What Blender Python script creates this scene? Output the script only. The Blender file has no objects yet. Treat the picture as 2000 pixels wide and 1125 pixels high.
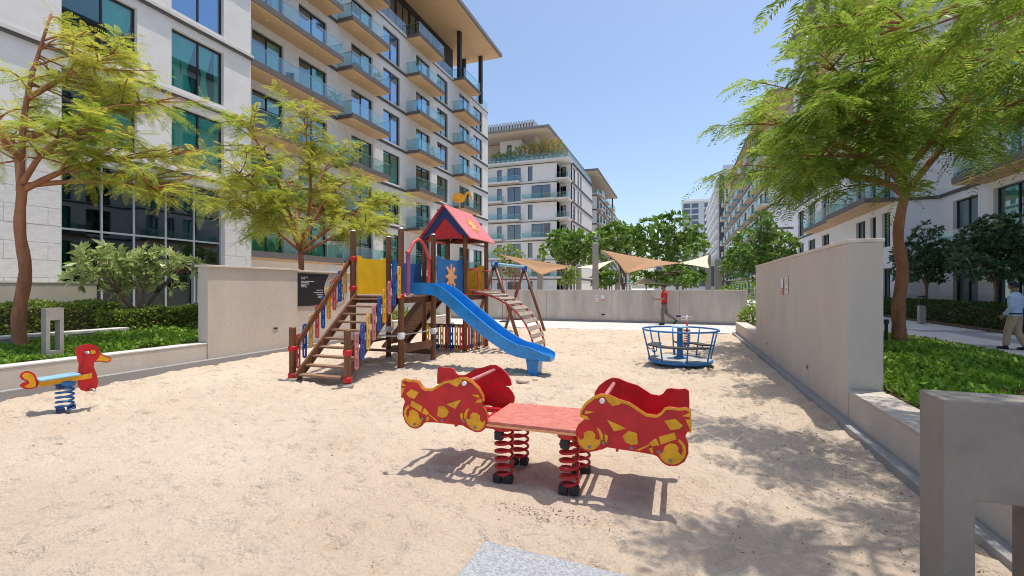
import bpy, math, random
import numpy as np
from mathutils import Vector, Matrix
random.seed(7); rng = np.random.default_rng(7)
sc = bpy.context.scene
col = sc.collection
R = math.radians

# ------------------------------------------------------------------ camera
FPX, CX, CY, EYE = 900.0, 1000.0, 562.5, 1.6
YAW = math.atan(325 / 900)
cam_d = bpy.data.cameras.new('camera'); cam = bpy.data.objects.new('camera', cam_d); col.objects.link(cam)
cam_d.sensor_width = 36.0; cam_d.lens = 36.0 * FPX / 2000.0
cam_d.clip_start = 0.05; cam_d.clip_end = 2000
cam.location = (0, 0, EYE); cam.rotation_euler = (R(90), 0, YAW)
sc.camera = cam

# ------------------------------------------------------------------ sky and sun
SUN = Vector((0.16, 0.13, 1.0)).normalized()
world = bpy.data.worlds.new('World'); sc.world = world; world.use_nodes = True
wn = world.node_tree.nodes; wl = world.node_tree.links
bg = wn['Background']
sky = wn.new('ShaderNodeTexSky'); sky.sky_type = 'NISHITA'; sky.sun_disc = False
sky.sun_elevation = math.asin(SUN.z); sky.sun_rotation = math.atan2(SUN.x, SUN.y)
sky.air_density = 1.0; sky.dust_density = 1.8; sky.ozone_density = 2.0; sky.altitude = 0
wl.new(sky.outputs[0], bg.inputs[0]); bg.inputs[1].default_value = 0.15
sun_d = bpy.data.lights.new('sun', 'SUN'); sun = bpy.data.objects.new('sun', sun_d); col.objects.link(sun)
sun_d.energy = 3.0; sun_d.angle = R(0.5); sun_d.color = (1.0, 0.955, 0.88)
sun.rotation_euler = (-SUN).to_track_quat('-Z', 'Y').to_euler(); sun.location = (10, 10, 60)
sc.view_settings.view_transform = 'Standard'; sc.view_settings.look = 'None'
sc.view_settings.exposure = 0.46; sc.view_settings.gamma = 1.0
sc.cycles.max_bounces = 7; sc.cycles.diffuse_bounces = 4; sc.cycles.glossy_bounces = 3
sc.cycles.transmission_bounces = 3; sc.cycles.transparent_max_bounces = 14
sc.cycles.caustics_reflective = False; sc.cycles.caustics_refractive = False
sc.cycles.sample_clamp_indirect = 6.0; sc.cycles.filter_width = 1.0

# ------------------------------------------------------------------ pixels to points
_s, _c = math.sin(YAW), math.cos(YAW)
def pdir(x, y):
    u = (x - CX) / FPX; v = (CY - y) / FPX
    return (-_s + _c * u, _c + _s * u, v)
def onZ(x, y, z=0.0):
    a = pdir(x, y); t = (z - EYE) / a[2]; return (a[0]*t, a[1]*t, z)
def onX(x, y, X):
    a = pdir(x, y); t = X / a[0]; return (X, a[1]*t, EYE + a[2]*t)
def onY(x, y, Y):
    a = pdir(x, y); t = Y / a[1]; return (a[0]*t, Y, EYE + a[2]*t)

# ------------------------------------------------------------------ materials
MATS = {}
def mat(name, colr, rough=0.6, var=0.0, scale=8.0, bump=0.0, bscale=60.0, metal=0.0, spec=0.4,
        col2=None, detail=4.0, coat=0.0, stretch=None):
    if name in MATS: return MATS[name]
    m = bpy.data.materials.new(name); m.use_nodes = True; MATS[name] = m
    nt = m.node_tree; n = nt.nodes; l = nt.links; p = n['Principled BSDF']
    p.inputs['Roughness'].default_value = rough; p.inputs['Metallic'].default_value = metal
    p.inputs['Specular IOR Level'].default_value = spec
    if coat: p.inputs['Coat Weight'].default_value = coat; p.inputs['Coat Roughness'].default_value = 0.15
    tc = n.new('ShaderNodeTexCoord'); mp = n.new('ShaderNodeMapping')
    l.new(tc.outputs['Object'], mp.inputs[0])
    if stretch: mp.inputs['Scale'].default_value = stretch
    c1 = (*colr, 1)
    if var > 0 or col2:
        c2 = (*col2, 1) if col2 else tuple(max(0, a * (1 - var)) for a in colr) + (1,)
        if not col2: c1 = tuple(min(1, a * (1 + var * 0.6)) for a in colr) + (1,)
        t = n.new('ShaderNodeTexNoise'); t.inputs['Scale'].default_value = scale; t.inputs['Detail'].default_value = detail
        t.inputs['Roughness'].default_value = 0.65
        l.new(mp.outputs[0], t.inputs['Vector'])
        r = n.new('ShaderNodeValToRGB'); r.color_ramp.elements[0].position = 0.33; r.color_ramp.elements[1].position = 0.67
        r.color_ramp.elements[0].color = c2; r.color_ramp.elements[1].color = c1
        l.new(t.outputs['Fac'], r.inputs[0]); l.new(r.outputs[0], p.inputs['Base Color'])
    else:
        p.inputs['Base Color'].default_value = c1
    if bump > 0:
        t2 = n.new('ShaderNodeTexNoise'); t2.inputs['Scale'].default_value = bscale; t2.inputs['Detail'].default_value = 5
        l.new(mp.outputs[0], t2.inputs['Vector'])
        b = n.new('ShaderNodeBump'); b.inputs['Strength'].default_value = bump; b.inputs['Distance'].default_value = 0.02
        l.new(t2.outputs['Fac'], b.inputs['Height']); l.new(b.outputs[0], p.inputs['Normal'])
    return m

def leaf_mat(name, ca, cb, trans=0.4, rough=0.45):
    m = bpy.data.materials.new(name); m.use_nodes = True; MATS[name] = m
    nt = m.node_tree; n = nt.nodes; l = nt.links; p = n['Principled BSDF']; out = n['Material Output']
    a = n.new('ShaderNodeAttribute'); a.attribute_name = 'tint'
    r = n.new('ShaderNodeValToRGB'); r.color_ramp.elements[0].color = (*ca, 1); r.color_ramp.elements[1].color = (*cb, 1)
    l.new(a.outputs['Fac'], r.inputs[0]); l.new(r.outputs[0], p.inputs['Base Color'])
    p.inputs['Roughness'].default_value = rough; p.inputs['Specular IOR Level'].default_value = 0.35
    t = n.new('ShaderNodeBsdfTranslucent'); mx = n.new('ShaderNodeMixShader'); mx.inputs[0].default_value = trans
    l.new(r.outputs[0], t.inputs[0]); l.new(p.outputs[0], mx.inputs[1]); l.new(t.outputs[0], mx.inputs[2])
    l.new(mx.outputs[0], out.inputs['Surface'])
    return m

def glass_mat(name, tint, refl_min=0.12, refl_max=0.85, rough=0.02, gcol=(0.9, 0.95, 1.0)):
    m = bpy.data.materials.new(name); m.use_nodes = True; MATS[name] = m
    nt = m.node_tree; n = nt.nodes; l = nt.links; out = n['Material Output']; n.remove(n['Principled BSDF'])
    tr = n.new('ShaderNodeBsdfTransparent'); tr.inputs[0].default_value = (*tint, 1)
    g = n.new('ShaderNodeBsdfGlossy'); g.inputs['Roughness'].default_value = rough; g.inputs['Color'].default_value = (*gcol, 1)
    lw = n.new('ShaderNodeLayerWeight'); lw.inputs[0].default_value = 0.35
    mr = n.new('ShaderNodeMapRange'); mr.inputs['To Min'].default_value = refl_min; mr.inputs['To Max'].default_value = refl_max
    l.new(lw.outputs['Facing'], mr.inputs[0])
    mx = n.new('ShaderNodeMixShader'); l.new(mr.outputs[0], mx.inputs[0])
    l.new(tr.outputs[0], mx.inputs[1]); l.new(g.outputs[0], mx.inputs[2]); l.new(mx.outputs[0], out.inputs['Surface'])
    return m

mat('stucco', (0.72, 0.69, 0.65), 0.85, 0.07, 1.2, 0.25, 55)
mat('stucco_cool', (0.74, 0.74, 0.75), 0.85, 0.06, 1.0, 0.2, 45)
mat('stone_clad', (0.62, 0.59, 0.55), 0.8, 0.12, 5, 0.35, 30, stretch=(1, 1, 3))
mat('wall_paint', (0.68, 0.60, 0.51), 0.9, 0.07, 1.4, 0.9, 130, stretch=(1.5, 1.5, 0.5), detail=8)
mat('wall_cap', (0.64, 0.56, 0.48), 0.85, 0.15, 6, 0.3, 60)
mat('granite_kerb', (0.40, 0.385, 0.37), 0.75, col2=(0.22, 0.21, 0.20), scale=140, bump=0.25, bscale=120)
mat('granite_slab', (0.44, 0.445, 0.45), 0.7, col2=(0.22, 0.222, 0.226), scale=80, bump=0.15, bscale=90, detail=2)
mat('concrete', (0.56, 0.49, 0.42), 0.9, 0.22, 1.1, 0.5, 60, stretch=(2.2, 2.2, 0.5), detail=6)
mat('concrete_post', (0.36, 0.325, 0.285), 0.88, 0.10, 4, 0.4, 140)
mat('paving', (0.60, 0.575, 0.54), 0.85, 0.12, 1.5, 0.25, 40)
mat('paving_pale', (0.58, 0.565, 0.54), 0.8, 0.10, 3, 0.2, 50)
mat('paving_grey', (0.32, 0.325, 0.34), 0.8, 0.12, 3, 0.2, 50)
mat('soil', (0.16, 0.10, 0.06), 0.95, 0.4, 6, 0.8, 25)
mat('frame_dark', (0.045, 0.042, 0.042), 0.5, metal=0.3)
mat('frame_pale', (0.42, 0.44, 0.44), 0.4, metal=0.5)
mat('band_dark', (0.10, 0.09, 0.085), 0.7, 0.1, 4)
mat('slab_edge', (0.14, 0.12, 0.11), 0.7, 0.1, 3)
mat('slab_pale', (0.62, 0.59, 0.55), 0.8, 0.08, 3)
mat('soffit_wood', (0.66, 0.42, 0.22), 0.7, 0.10, 2.5, stretch=(1, 8, 1))
mat('soffit_pale', (0.50, 0.40, 0.31), 0.75, 0.08, 2)
mat('roof_edge', (0.20, 0.185, 0.18), 0.7)
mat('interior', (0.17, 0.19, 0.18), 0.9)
mat('curtain', (0.80, 0.86, 0.84), 0.9)
mat('curtain_blue', (0.66, 0.80, 0.90), 0.9)
mat('dark_stone', (0.09, 0.085, 0.09), 0.8, 0.15, 2)
mat('white', (0.78, 0.78, 0.77), 0.6)
mat('steel', (0.50, 0.51, 0.52), 0.35, metal=0.9)
mat('galv', (0.55, 0.56, 0.57), 0.5, 0.1, 20, metal=0.6)
mat('wood', (0.17, 0.062, 0.026), 0.42, 0.45, 3.5, 0.25, 18, stretch=(6, 6, 0.7), spec=0.5)
mat('wood_dark', (0.095, 0.036, 0.018), 0.5, 0.4, 4, 0.25, 18, stretch=(5, 5, 1))
mat('wood_step', (0.30, 0.17, 0.10), 0.65, 0.35, 5, 0.3, 20, stretch=(1, 6, 6))
mat('wood_grey', (0.38, 0.30, 0.245), 0.8, 0.3, 5, 0.4, 25, stretch=(6, 1, 6))
mat('red', (0.55, 0.013, 0.018), 0.42, 0.28, 7, 0.08, 40, detail=8)
mat('portal_concrete', (0.27, 0.24, 0.205), 0.9, 0.12, 5, 0.4, 140)
mat('red_worn', (0.56, 0.22, 0.165), 0.75, col2=(0.47, 0.11, 0.085), scale=14, bump=0.25, bscale=60, detail=8)
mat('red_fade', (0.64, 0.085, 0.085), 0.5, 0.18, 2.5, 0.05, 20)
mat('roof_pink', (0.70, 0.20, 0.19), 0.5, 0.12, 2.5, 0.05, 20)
mat('bolt_grey', (0.22, 0.21, 0.20), 0.6)
mat('red_steel', (0.50, 0.016, 0.02), 0.35, 0.15, 12)
mat('pink_fade', (0.55, 0.20, 0.21), 0.55, 0.2, 8)
mat('yellow', (0.78, 0.37, 0.012), 0.45, 0.22, 9, 0.04, 30)
mat('yellow_panel', (0.82, 0.50, 0.015), 0.42, 0.10, 4, 0.05, 20)
mat('yellow_fade', (0.72, 0.42, 0.10), 0.5, 0.15, 8)
mat('orange_fade', (0.80, 0.36, 0.17), 0.5, 0.15, 8)
mat('blue_panel', (0.022, 0.15, 0.42), 0.42, 0.14, 4, 0.05, 20)
mat('blue_baluster', (0.02, 0.085, 0.36), 0.42, 0.2, 8)
mat('slide_blue', (0.004, 0.235, 0.62), 0.30, 0.22, 4, 0.06, 25, coat=0.25)
mat('steel_blue', (0.025, 0.16, 0.42), 0.35, 0.12, 10)
mat('pale_blue', (0.28, 0.52, 0.70), 0.4, 0.1, 8)
mat('navy', (0.012, 0.03, 0.12), 0.45, 0.15, 8)
mat('purple_fade', (0.33, 0.10, 0.24), 0.5, 0.3, 4)
mat('rubber', (0.02, 0.02, 0.022), 0.6)
mat('seat_grey', (0.055, 0.055, 0.055), 0.7, 0.2, 10)
mat('deck_plate', (0.45, 0.44, 0.42), 0.6, 0.2, 12, 0.3, 80)
mat('sail_tan', (0.40, 0.225, 0.115), 0.8, 0.08, 3)
mat('sail_cream', (0.70, 0.60, 0.44), 0.8, 0.06, 3)
mat('bark', (0.36, 0.155, 0.08), 0.9, 0.35, 7, 0.6, 30, stretch=(1, 1, 0.35))
mat('bark_grey', (0.20, 0.145, 0.11), 0.9, 0.3, 7, 0.5, 30)
mat('sign_black', (0.018, 0.018, 0.021), 0.4)
mat('sign_white', (0.75, 0.75, 0.74), 0.6)
mat('disc_tan', (0.46, 0.40, 0.33), 0.7, 0.1, 5)
mat('sand_rock', (0.58, 0.46, 0.36), 0.9, 0.15, 12, 0.5, 50)
mat('skin', (0.30, 0.155, 0.095), 0.55)
mat('shirt_red', (0.52, 0.02, 0.025), 0.8, 0.15, 14)
mat('trouser_grey', (0.16, 0.145, 0.135), 0.85, 0.15, 14)
mat('shirt_blue', (0.46, 0.60, 0.80), 0.8, 0.1, 14)
mat('trouser_khaki', (0.48, 0.355, 0.235), 0.85, 0.12, 14)
mat('hair', (0.012, 0.010, 0.010), 0.6)
mat('shoe', (0.02, 0.02, 0.02), 0.5)
mat('louvre', (0.52, 0.54, 0.54), 0.6, 0.1, 3)
mat('spandrel_far', (0.10, 0.14, 0.19), 0.25, 0.2, 0.3)
mat('chain', (0.45, 0.10, 0.08), 0.5)
mat('pot', (0.62, 0.60, 0.57), 0.7)
leaf_mat('leaf_poinciana', (0.11, 0.225, 0.02), (0.46, 0.55, 0.08), 0.58)
leaf_mat('leaf_poinciana_yellow', (0.24, 0.38, 0.03), (0.72, 0.64, 0.11), 0.55)
leaf_mat('leaf_frangipani', (0.17, 0.27, 0.06), (0.64, 0.68, 0.30), 0.3, 0.35)
leaf_mat('leaf_broad', (0.07, 0.17, 0.025), (0.30, 0.44, 0.08), 0.28, 0.35)
leaf_mat('leaf_dark', (0.03, 0.075, 0.03), (0.09, 0.17, 0.06), 0.2, 0.4)
leaf_mat('leaf_hedge', (0.10, 0.18, 0.025), (0.44, 0.52, 0.11), 0.3)
leaf_mat('leaf_hedge_dark', (0.03, 0.07, 0.015), (0.11, 0.19, 0.04), 0.25)
leaf_mat('leaf_cover', (0.08, 0.19, 0.016), (0.36, 0.54, 0.06), 0.35)
leaf_mat('leaf_cover_dry', (0.10, 0.14, 0.02), (0.40, 0.30, 0.10), 0.3)
leaf_mat('litter', (0.10, 0.06, 0.035), (0.26, 0.17, 0.10), 0.1, 0.9)
leaf_mat('flower_orange', (0.45, 0.22, 0.03), (0.65, 0.42, 0.08), 0.3)
glass_mat('glass_window', (0.42, 0.80, 0.74), 0.05, 0.6)
glass_mat('glass_lobby', (0.24, 0.44, 0.38), 0.08, 0.5)
glass_mat('glass_blue', (0.55, 0.78, 0.92), 0.16, 0.8, gcol=(0.72, 0.85, 1.0))
glass_mat('glass_guard', (0.80, 0.93, 0.91), 0.04, 0.30)
glass_mat('glass_far', (0.20, 0.27, 0.30), 0.16, 0.7)

# sand: fine speckle and grain
def sand_material():
    m = bpy.data.materials.new('sand'); m.use_nodes = True; MATS['sand'] = m
    nt = m.node_tree; n = nt.nodes; l = nt.links; p = n['Principled BSDF']
    p.inputs['Roughness'].default_value = 0.95; p.inputs['Specular IOR Level'].default_value = 0.15
    tc = n.new('ShaderNodeTexCoord')
    def noise(s, d, ro=0.6):
        t = n.new('ShaderNodeTexNoise'); t.inputs['Scale'].default_value = s; t.inputs['Detail'].default_value = d
        t.inputs['Roughness'].default_value = ro; l.new(tc.outputs['Object'], t.inputs['Vector']); return t
    a = noise(0.55, 4); r = n.new('ShaderNodeValToRGB')
    r.color_ramp.elements[0].position = 0.32; r.color_ramp.elements[1].position = 0.7
    r.color_ramp.elements[0].color = (0.665, 0.525, 0.395, 1); r.color_ramp.elements[1].color = (0.76, 0.622, 0.48, 1)
    l.new(a.outputs['Fac'], r.inputs[0])
    b = noise(55, 6, 0.75); r2 = n.new('ShaderNodeValToRGB')
    r2.color_ramp.elements[0].position = 0.27; r2.color_ramp.elements[1].position = 0.50
    r2.color_ramp.elements[0].color = (0.70, 0.65, 0.58, 1); r2.color_ramp.elements[1].color = (1, 1, 1, 1)
    l.new(b.outputs['Fac'], r2.inputs[0])
    mx = n.new('ShaderNodeMix'); mx.data_type = 'RGBA'; mx.blend_type = 'MULTIPLY'; mx.inputs[0].default_value = 1
    l.new(r.outputs[0], mx.inputs[6]); l.new(r2.outputs[0], mx.inputs[7])
    l.new(mx.outputs[2], p.inputs['Base Color'])
    h1 = noise(34, 8, 0.7); h2 = noise(9, 5, 0.6); h = n.new('ShaderNodeMath'); h.operation = 'MULTIPLY_ADD'; h.inputs[1].default_value = 2.2
    l.new(h2.outputs['Fac'], h.inputs[0]); l.new(h1.outputs['Fac'], h.inputs[2]); bp = n.new('ShaderNodeBump'); bp.inputs['Strength'].default_value = 1.0; bp.inputs['Distance'].default_value = 0.034
    l.new(h.outputs[0], bp.inputs['Height']); l.new(bp.outputs[0], p.inputs['Normal'])
sand_material()

# ------------------------------------------------------------------ mesh helpers
class MB:
    def __init__(s): s.v = []; s.f = []
    def quad(s, a, b, c, d):
        i = len(s.v); s.v += [tuple(a), tuple(b), tuple(c), tuple(d)]; s.f.append((i, i+1, i+2, i+3)); return s
    def box(s, x0, x1, y0, y1, z0, z1):
        i = len(s.v)
        s.v += [(x0,y0,z0),(x1,y0,z0),(x1,y1,z0),(x0,y1,z0),(x0,y0,z1),(x1,y0,z1),(x1,y1,z1),(x0,y1,z1)]
        s.f += [(i,i+3,i+2,i+1),(i+4,i+5,i+6,i+7),(i,i+1,i+5,i+4),(i+1,i+2,i+6,i+5),(i+2,i+3,i+7,i+6),(i+3,i,i+4,i+7)]
        return s
    def beam(s, p0, p1, w, h, up=(0,0,1)):
        p0 = Vector(p0); p1 = Vector(p1); d = (p1-p0).normalized(); u = Vector(up)
        a = d.cross(u)
        if a.length < 1e-4: a = d.cross(Vector((1,0,0)))
        a.normalize(); b = a.cross(d).normalized(); a *= w/2; b *= h/2
        i = len(s.v)
        for p in (p0, p1):
            for q in (-a-b, a-b, a+b, -a+b): s.v.append(tuple(p+q))
        s.f += [(i,i+1,i+2,i+3),(i+7,i+6,i+5,i+4)]
        for k in range(4):
            j = (k+1) % 4; s.f.append((i+k, i+4+k, i+4+j, i+j))
        return s
    def tube(s, pts, rad, n=8, cap=True):
        pts = [Vector(p) for p in pts]; m = len(pts)
        if not hasattr(rad, '__len__'): rad = [rad]*m
        i0 = len(s.v); pa = None
        for k in range(m):
            d = (pts[min(k+1, m-1)] - pts[max(k-1, 0)])
            d = d.normalized() if d.length > 1e-9 else Vector((0,0,1))
            if pa is None:
                a = d.cross(Vector((0,0,1)))
                if a.length < 1e-3: a = d.cross(Vector((1,0,0)))
            else:
                a = pa - d * pa.dot(d)
            a.normalize(); pa = a; b = d.cross(a)
            for j in range(n):
                t = 2*math.pi*j/n; q = pts[k] + (a*math.cos(t) + b*math.sin(t))*rad[k]; s.v.append(tuple(q))
        for k in range(m-1):
            for j in range(n):
                j2 = (j+1) % n; A = i0+k*n
                s.f.append((A+j, A+j2, A+n+j2, A+n+j))
        if cap:
            s.f.append(tuple(i0+j for j in reversed(range(n)))); s.f.append(tuple(i0+(m-1)*n+j for j in range(n)))
        return s
    def ring(s, c, r, w, n=32, m=8):
        i0 = len(s.v)
        for k in range(n):
            t = 2*math.pi*k/n
            for j in range(m):
                q = 2*math.pi*j/m
                s.v.append((c[0]+(r+w*math.cos(q))*math.cos(t), c[1]+(r+w*math.cos(q))*math.sin(t), c[2]+w*math.sin(q)))
        for k in range(n):
            for j in range(m):
                a = i0+k*m; b = i0+((k+1)%n)*m; j2 = (j+1)%m
                s.f.append((a+j, b+j, b+j2, a+j2))
        return s
    def coil(s, c, r, w, h, turns, n=7):
        pts = []
        K = int(turns*18)
        for k in range(K+1):
            t = 2*math.pi*turns*k/K
            pts.append((c[0]+r*math.cos(t), c[1]+r*math.sin(t), c[2]+h*k/K))
        return s.tube(pts, w, n)
    def lathe(s, c, prof, n=20):
        i0 = len(s.v); m = len(prof)
        for (r, z) in prof:
            for j in range(n):
                t = 2*math.pi*j/n; s.v.append((c[0]+r*math.cos(t), c[1]+r*math.sin(t), c[2]+z))
        for k in range(m-1):
            for j in range(n):
                j2 = (j+1)%n; A = i0+k*n; s.f.append((A+j, A+j2, A+n+j2, A+n+j))
        s.f.append(tuple(i0+j for j in reversed(range(n)))); s.f.append(tuple(i0+(m-1)*n+j for j in range(n)))
        return s
    def prism(s, poly, fn, t0, t1):
        """poly: 2D points; fn(a,b,t) -> 3D"""
        ar = sum(poly[k][0]*poly[(k+1)%len(poly)][1]-poly[(k+1)%len(poly)][0]*poly[k][1] for k in range(len(poly)))
        if ar < 0: poly = poly[::-1]
        n = len(poly); i = len(s.v)
        for t in (t0, t1):
            for a, b in poly: s.v.append(tuple(fn(a, b, t)))
        s.f.append(tuple(i+k for k in range(n))); s.f.append(tuple(i+n+k for k in reversed(range(n))))
        for k in range(n):
            j = (k+1) % n; s.f.append((i+k, i+n+k, i+n+j, i+j))
        return s
    def mesh(s, name, smooth=False):
        me = bpy.data.meshes.new(name); me.from_pydata(s.v, [], s.f); me.update()
        import bmesh as _b
        bm = _b.new(); bm.from_mesh(me); _b.ops.recalc_face_normals(bm, faces=bm.faces[:]); bm.to_mesh(me); bm.free()
        if smooth:
            me.polygons.foreach_set('use_smooth', [True]*len(me.polygons))
        return me
    def build(s, name, m, parent=None, smooth=False, bevel=0, loc=None):
        me = s.mesh(name, smooth); me.materials.append(MATS[m] if isinstance(m, str) else m)
        o = bpy.data.objects.new(name, me); col.objects.link(o)
        if loc is not None: o.location = loc
        if parent is not None:
            o.parent = parent
            if loc is None and not parent.get('_local'): o.location = [-a for a in wpos(parent)]
        if bevel:
            b = o.modifiers.new('bevel', 'BEVEL'); b.width = bevel; b.segments = 2; b.limit_method = 'ANGLE'
        return o

def wpos(o):
    p = Vector(o.location); q = o.parent
    while q is not None: p += Vector(q.location); q = q.parent
    return p
def tag(o, label=None, cat=None, group=None, kind=None):
    if label: o['label'] = label
    if cat: o['category'] = cat
    if group: o['group'] = group
    if kind: o['kind'] = kind
    return o
def thing(name, loc, label, cat, group=None):
    o = bpy.data.objects.new(name, None); col.objects.link(o); o.location = loc; o.empty_display_size = 0.2
    return tag(o, label, cat, group)
def inst(name, me, parent, loc=(0,0,0), rotz=0.0):
    o = bpy.data.objects.new(name, me); col.objects.link(o); o.parent = parent
    o.location = loc; o.rotation_euler = (0, 0, rotz); return o
def circle(cx, cy, r, n=24, a0=0, a1=360):
    return [(cx+r*math.cos(R(a0+(a1-a0)*k/(n if a1-a0 >= 360 else n-1))), cy+r*math.sin(R(a0+(a1-a0)*k/(n if a1-a0 >= 360 else n-1)))) for k in range(n)]
def bez(p, n=24):
    """Catmull-Rom through points p (any dim)"""
    p = [Vector(q) for q in p]; q = [p[0]*2-p[1]] + p + [p[-1]*2-p[-2]]; out = []
    seg = len(p)-1
    for k in range(n+1):
        t = seg*k/n; i = min(int(t), seg-1); t -= i
        a, b, c, d = q[i:i+4]
        out.append(0.5*((2*b)+(c-a)*t+(2*a-5*b+4*c-d)*t*t+(3*b-a-3*c+d)*t**3))
    return out
def cloud_mesh(name, V, tint, m, nper=4):
    """V: (N,nper,3) faces -> mesh with per-face tint"""
    N = V.shape[0]
    me = bpy.data.meshes.new(name)
    me.vertices.add(N*nper); me.vertices.foreach_set('co', V.reshape(-1).astype(np.float32))
    me.loops.add(N*nper); me.loops.foreach_set('vertex_index', np.arange(N*nper, dtype=np.int32))
    me.polygons.add(N); me.polygons.foreach_set('loop_start', np.arange(0, N*nper, nper, dtype=np.int32))
    me.polygons.foreach_set('loop_total', np.full(N, nper, dtype=np.int32))
    me.update(calc_edges=True)
    at = me.attributes.new('tint', 'FLOAT', 'FACE'); at.data.foreach_set('value', np.clip(tint, 0, 1).astype(np.float32))
    me.materials.append(MATS[m]); return me
def unit(a): return a/np.maximum(np.linalg.norm(a, axis=-1, keepdims=True), 1e-9)
def leaves(P, D, L, W, tint, fold=0.0):
    """broad leaf diamonds: P base (N,3), D direction, L length, W width"""
    N = len(P); D = unit(D); rnd = rng.normal(size=(N,3)); S = unit(np.cross(D, rnd + np.array([0,0,1.2])))
    L = np.broadcast_to(L, (N,))[:,None]; W = np.broadcast_to(W, (N,))[:,None]
    mid = P + D*L*0.55
    V = np.stack([P, mid+S*W*0.5, P+D*L, mid-S*W*0.5], 1)
    return V, np.broadcast_to(tint, (N,))
# ================================================================== GROUND AND WALLS
SX0, SX1, SY0, SY1 = -9.0, 1.76, -2.5, 17.7
def vnoise(x, y, s, seed):
    r = np.random.default_rng(seed); n = 256; g = r.random((n, n))
    fx = x/s + 91.3; fy = y/s + 57.7
    ix = np.floor(fx).astype(int); iy = np.floor(fy).astype(int); tx = fx-ix; ty = fy-iy
    tx = tx*tx*(3-2*tx); ty = ty*ty*(3-2*ty)
    a = g[ix % n, iy % n]; b = g[(ix+1) % n, iy % n]; c = g[ix % n, (iy+1) % n]; d = g[(ix+1) % n, (iy+1) % n]
    return (a*(1-tx)+b*tx)*(1-ty)+(c*(1-tx)+d*tx)*ty - 0.5
def make_sand():
    st = 0.034; nx = int((SX1-SX0)/st)+1; ny = int((SY1-SY0)/st)+1
    xs = np.linspace(SX0, SX1, nx); ys = np.linspace(SY0, SY1, ny)
    X, Y = np.meshgrid(xs, ys, indexing='ij')
    Zh = vnoise(X, Y, 1.9, 1)*0.05 + vnoise(X, Y, 0.55, 2)*0.036 + vnoise(X, Y, 0.21, 3)*0.030 + vnoise(X, Y, 0.09, 4)*0.020
    rr = np.random.default_rng(5)
    for k in range(5200):
        cx = rr.uniform(SX0, SX1); cy = rr.uniform(SY0, SY1)*1.0
        a = rr.uniform(0, 3.14); l = rr.uniform(0.07, 0.15); w = l*rr.uniform(0.38, 0.7); dp = rr.uniform(0.012, 0.040)
        i = int((cx-SX0)/st); j = int((cy-SY0)/st); q = int(0.3/st)
        i0, i1, j0, j1 = max(i-q, 0), min(i+q, nx), max(j-q, 0), min(j+q, ny)
        if i1 <= i0 or j1 <= j0: continue
        dx = X[i0:i1, j0:j1]-cx; dy = Y[i0:i1, j0:j1]-cy
        u = (dx*math.cos(a)+dy*math.sin(a))/l; v = (-dx*math.sin(a)+dy*math.cos(a))/w
        r2 = u*u+v*v
        Zh[i0:i1, j0:j1] += -dp*np.exp(-r2*1.6) + dp*0.45*np.exp(-(np.sqrt(r2)-1.35)**2*7)
    Zh -= np.mean(Zh)
    for (cx, cy, r, dp) in ((-2.0, 8.25, .42, .07), (-1.35, 3.8, .30, .03), (-.8, 3.8, .30, .03), (-5.6, 5.9, .5, .04), (-7.5, 3.7, .35, .03), (-3.0, 10.9, .4, .05)):
        Zh -= dp*np.exp(-((X-cx)**2+(Y-cy)**2)/(r*r))
    rm = np.hypot(X-.03, Y-10.3); Zh -= .05*np.exp(-((rm-.82)/.11)**2); Zh += .03*np.exp(-((rm-1.05)/.09)**2)
    Zh += .035*np.exp(-(X-SX0)/.25)*(.5+vnoise(X, Y, .7, 9)) + .035*np.exp(-(SX1-X)/.22)*(.5+vnoise(X, Y, .6, 10))
    Zh[:, -1] -= 0.05
    V = np.stack([X, Y, Zh], -1).reshape(-1, 3)
    I = np.arange(nx*ny).reshape(nx, ny)
    F = np.stack([I[:-1, :-1], I[1:, :-1], I[1:, 1:], I[:-1, 1:]], -1).reshape(-1, 4)
    me = bpy.data.meshes.new('sand'); me.vertices.add(len(V)); me.vertices.foreach_set('co', V.reshape(-1).astype(np.float32))
    me.loops.add(F.size); me.loops.foreach_set('vertex_index', F.reshape(-1).astype(np.int32))
    me.polygons.add(len(F)); me.polygons.foreach_set('loop_start', np.arange(0, F.size, 4, dtype=np.int32))
    me.polygons.foreach_set('loop_total', np.full(len(F), 4, dtype=np.int32)); me.update(calc_edges=True)
    me.polygons.foreach_set('use_smooth', np.ones(len(F), dtype=bool))
    me.materials.append(MATS['sand'])
    o = bpy.data.objects.new('sand', me); col.objects.link(o); tag(o, kind='structure')
make_sand()

def struct(name, mb, m, bevel=0, parent=None):
    return tag(mb.build(name, m, parent, bevel=bevel), kind='structure')
g = MB(); g.box(-600, 600, -300, 1500, -1.0, -0.14); struct('ground', g, 'paving')
# pavement beyond the sand, and the paths on both sides
pv = struct('pavement', MB().box(-14.5, 7.2, 17.72, 21.68, -0.13, 0.015), 'paving')
struct('pavement', MB().box(-14.5, 40, 21.97, 76, -0.13, 0.0), 'paving')
pr = struct('path', MB().box(7.42, 10.7, 2.0, 21.6, -0.13, -0.004), 'paving_grey')
slabL = MB().box(-0.397, 0.397, -0.597, 0.597, 0, 0.016).mesh('paving_slab')
for mname in ('paving_pale', 'paving_grey'):
    me = slabL.copy(); me.materials.append(MATS[mname]); MATS['slab_'+mname] = me
for i in range(4):
    for j in range(16):
        x = 7.44+0.41+i*0.81; y = 2.7+j*1.21 + (0.6 if i % 2 else 0)
        if y > 21: continue
        o = inst('paving_slab', MATS['slab_paving_grey' if i == 2 or (i + j*3) % 11 == 0 else 'slab_paving_pale'], pr, (x, y, -0.003))
struct('terrace', MB().box(-21.6, -12.62, -6, 21.6, -0.13, 0.22), 'paving_pale')

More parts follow.
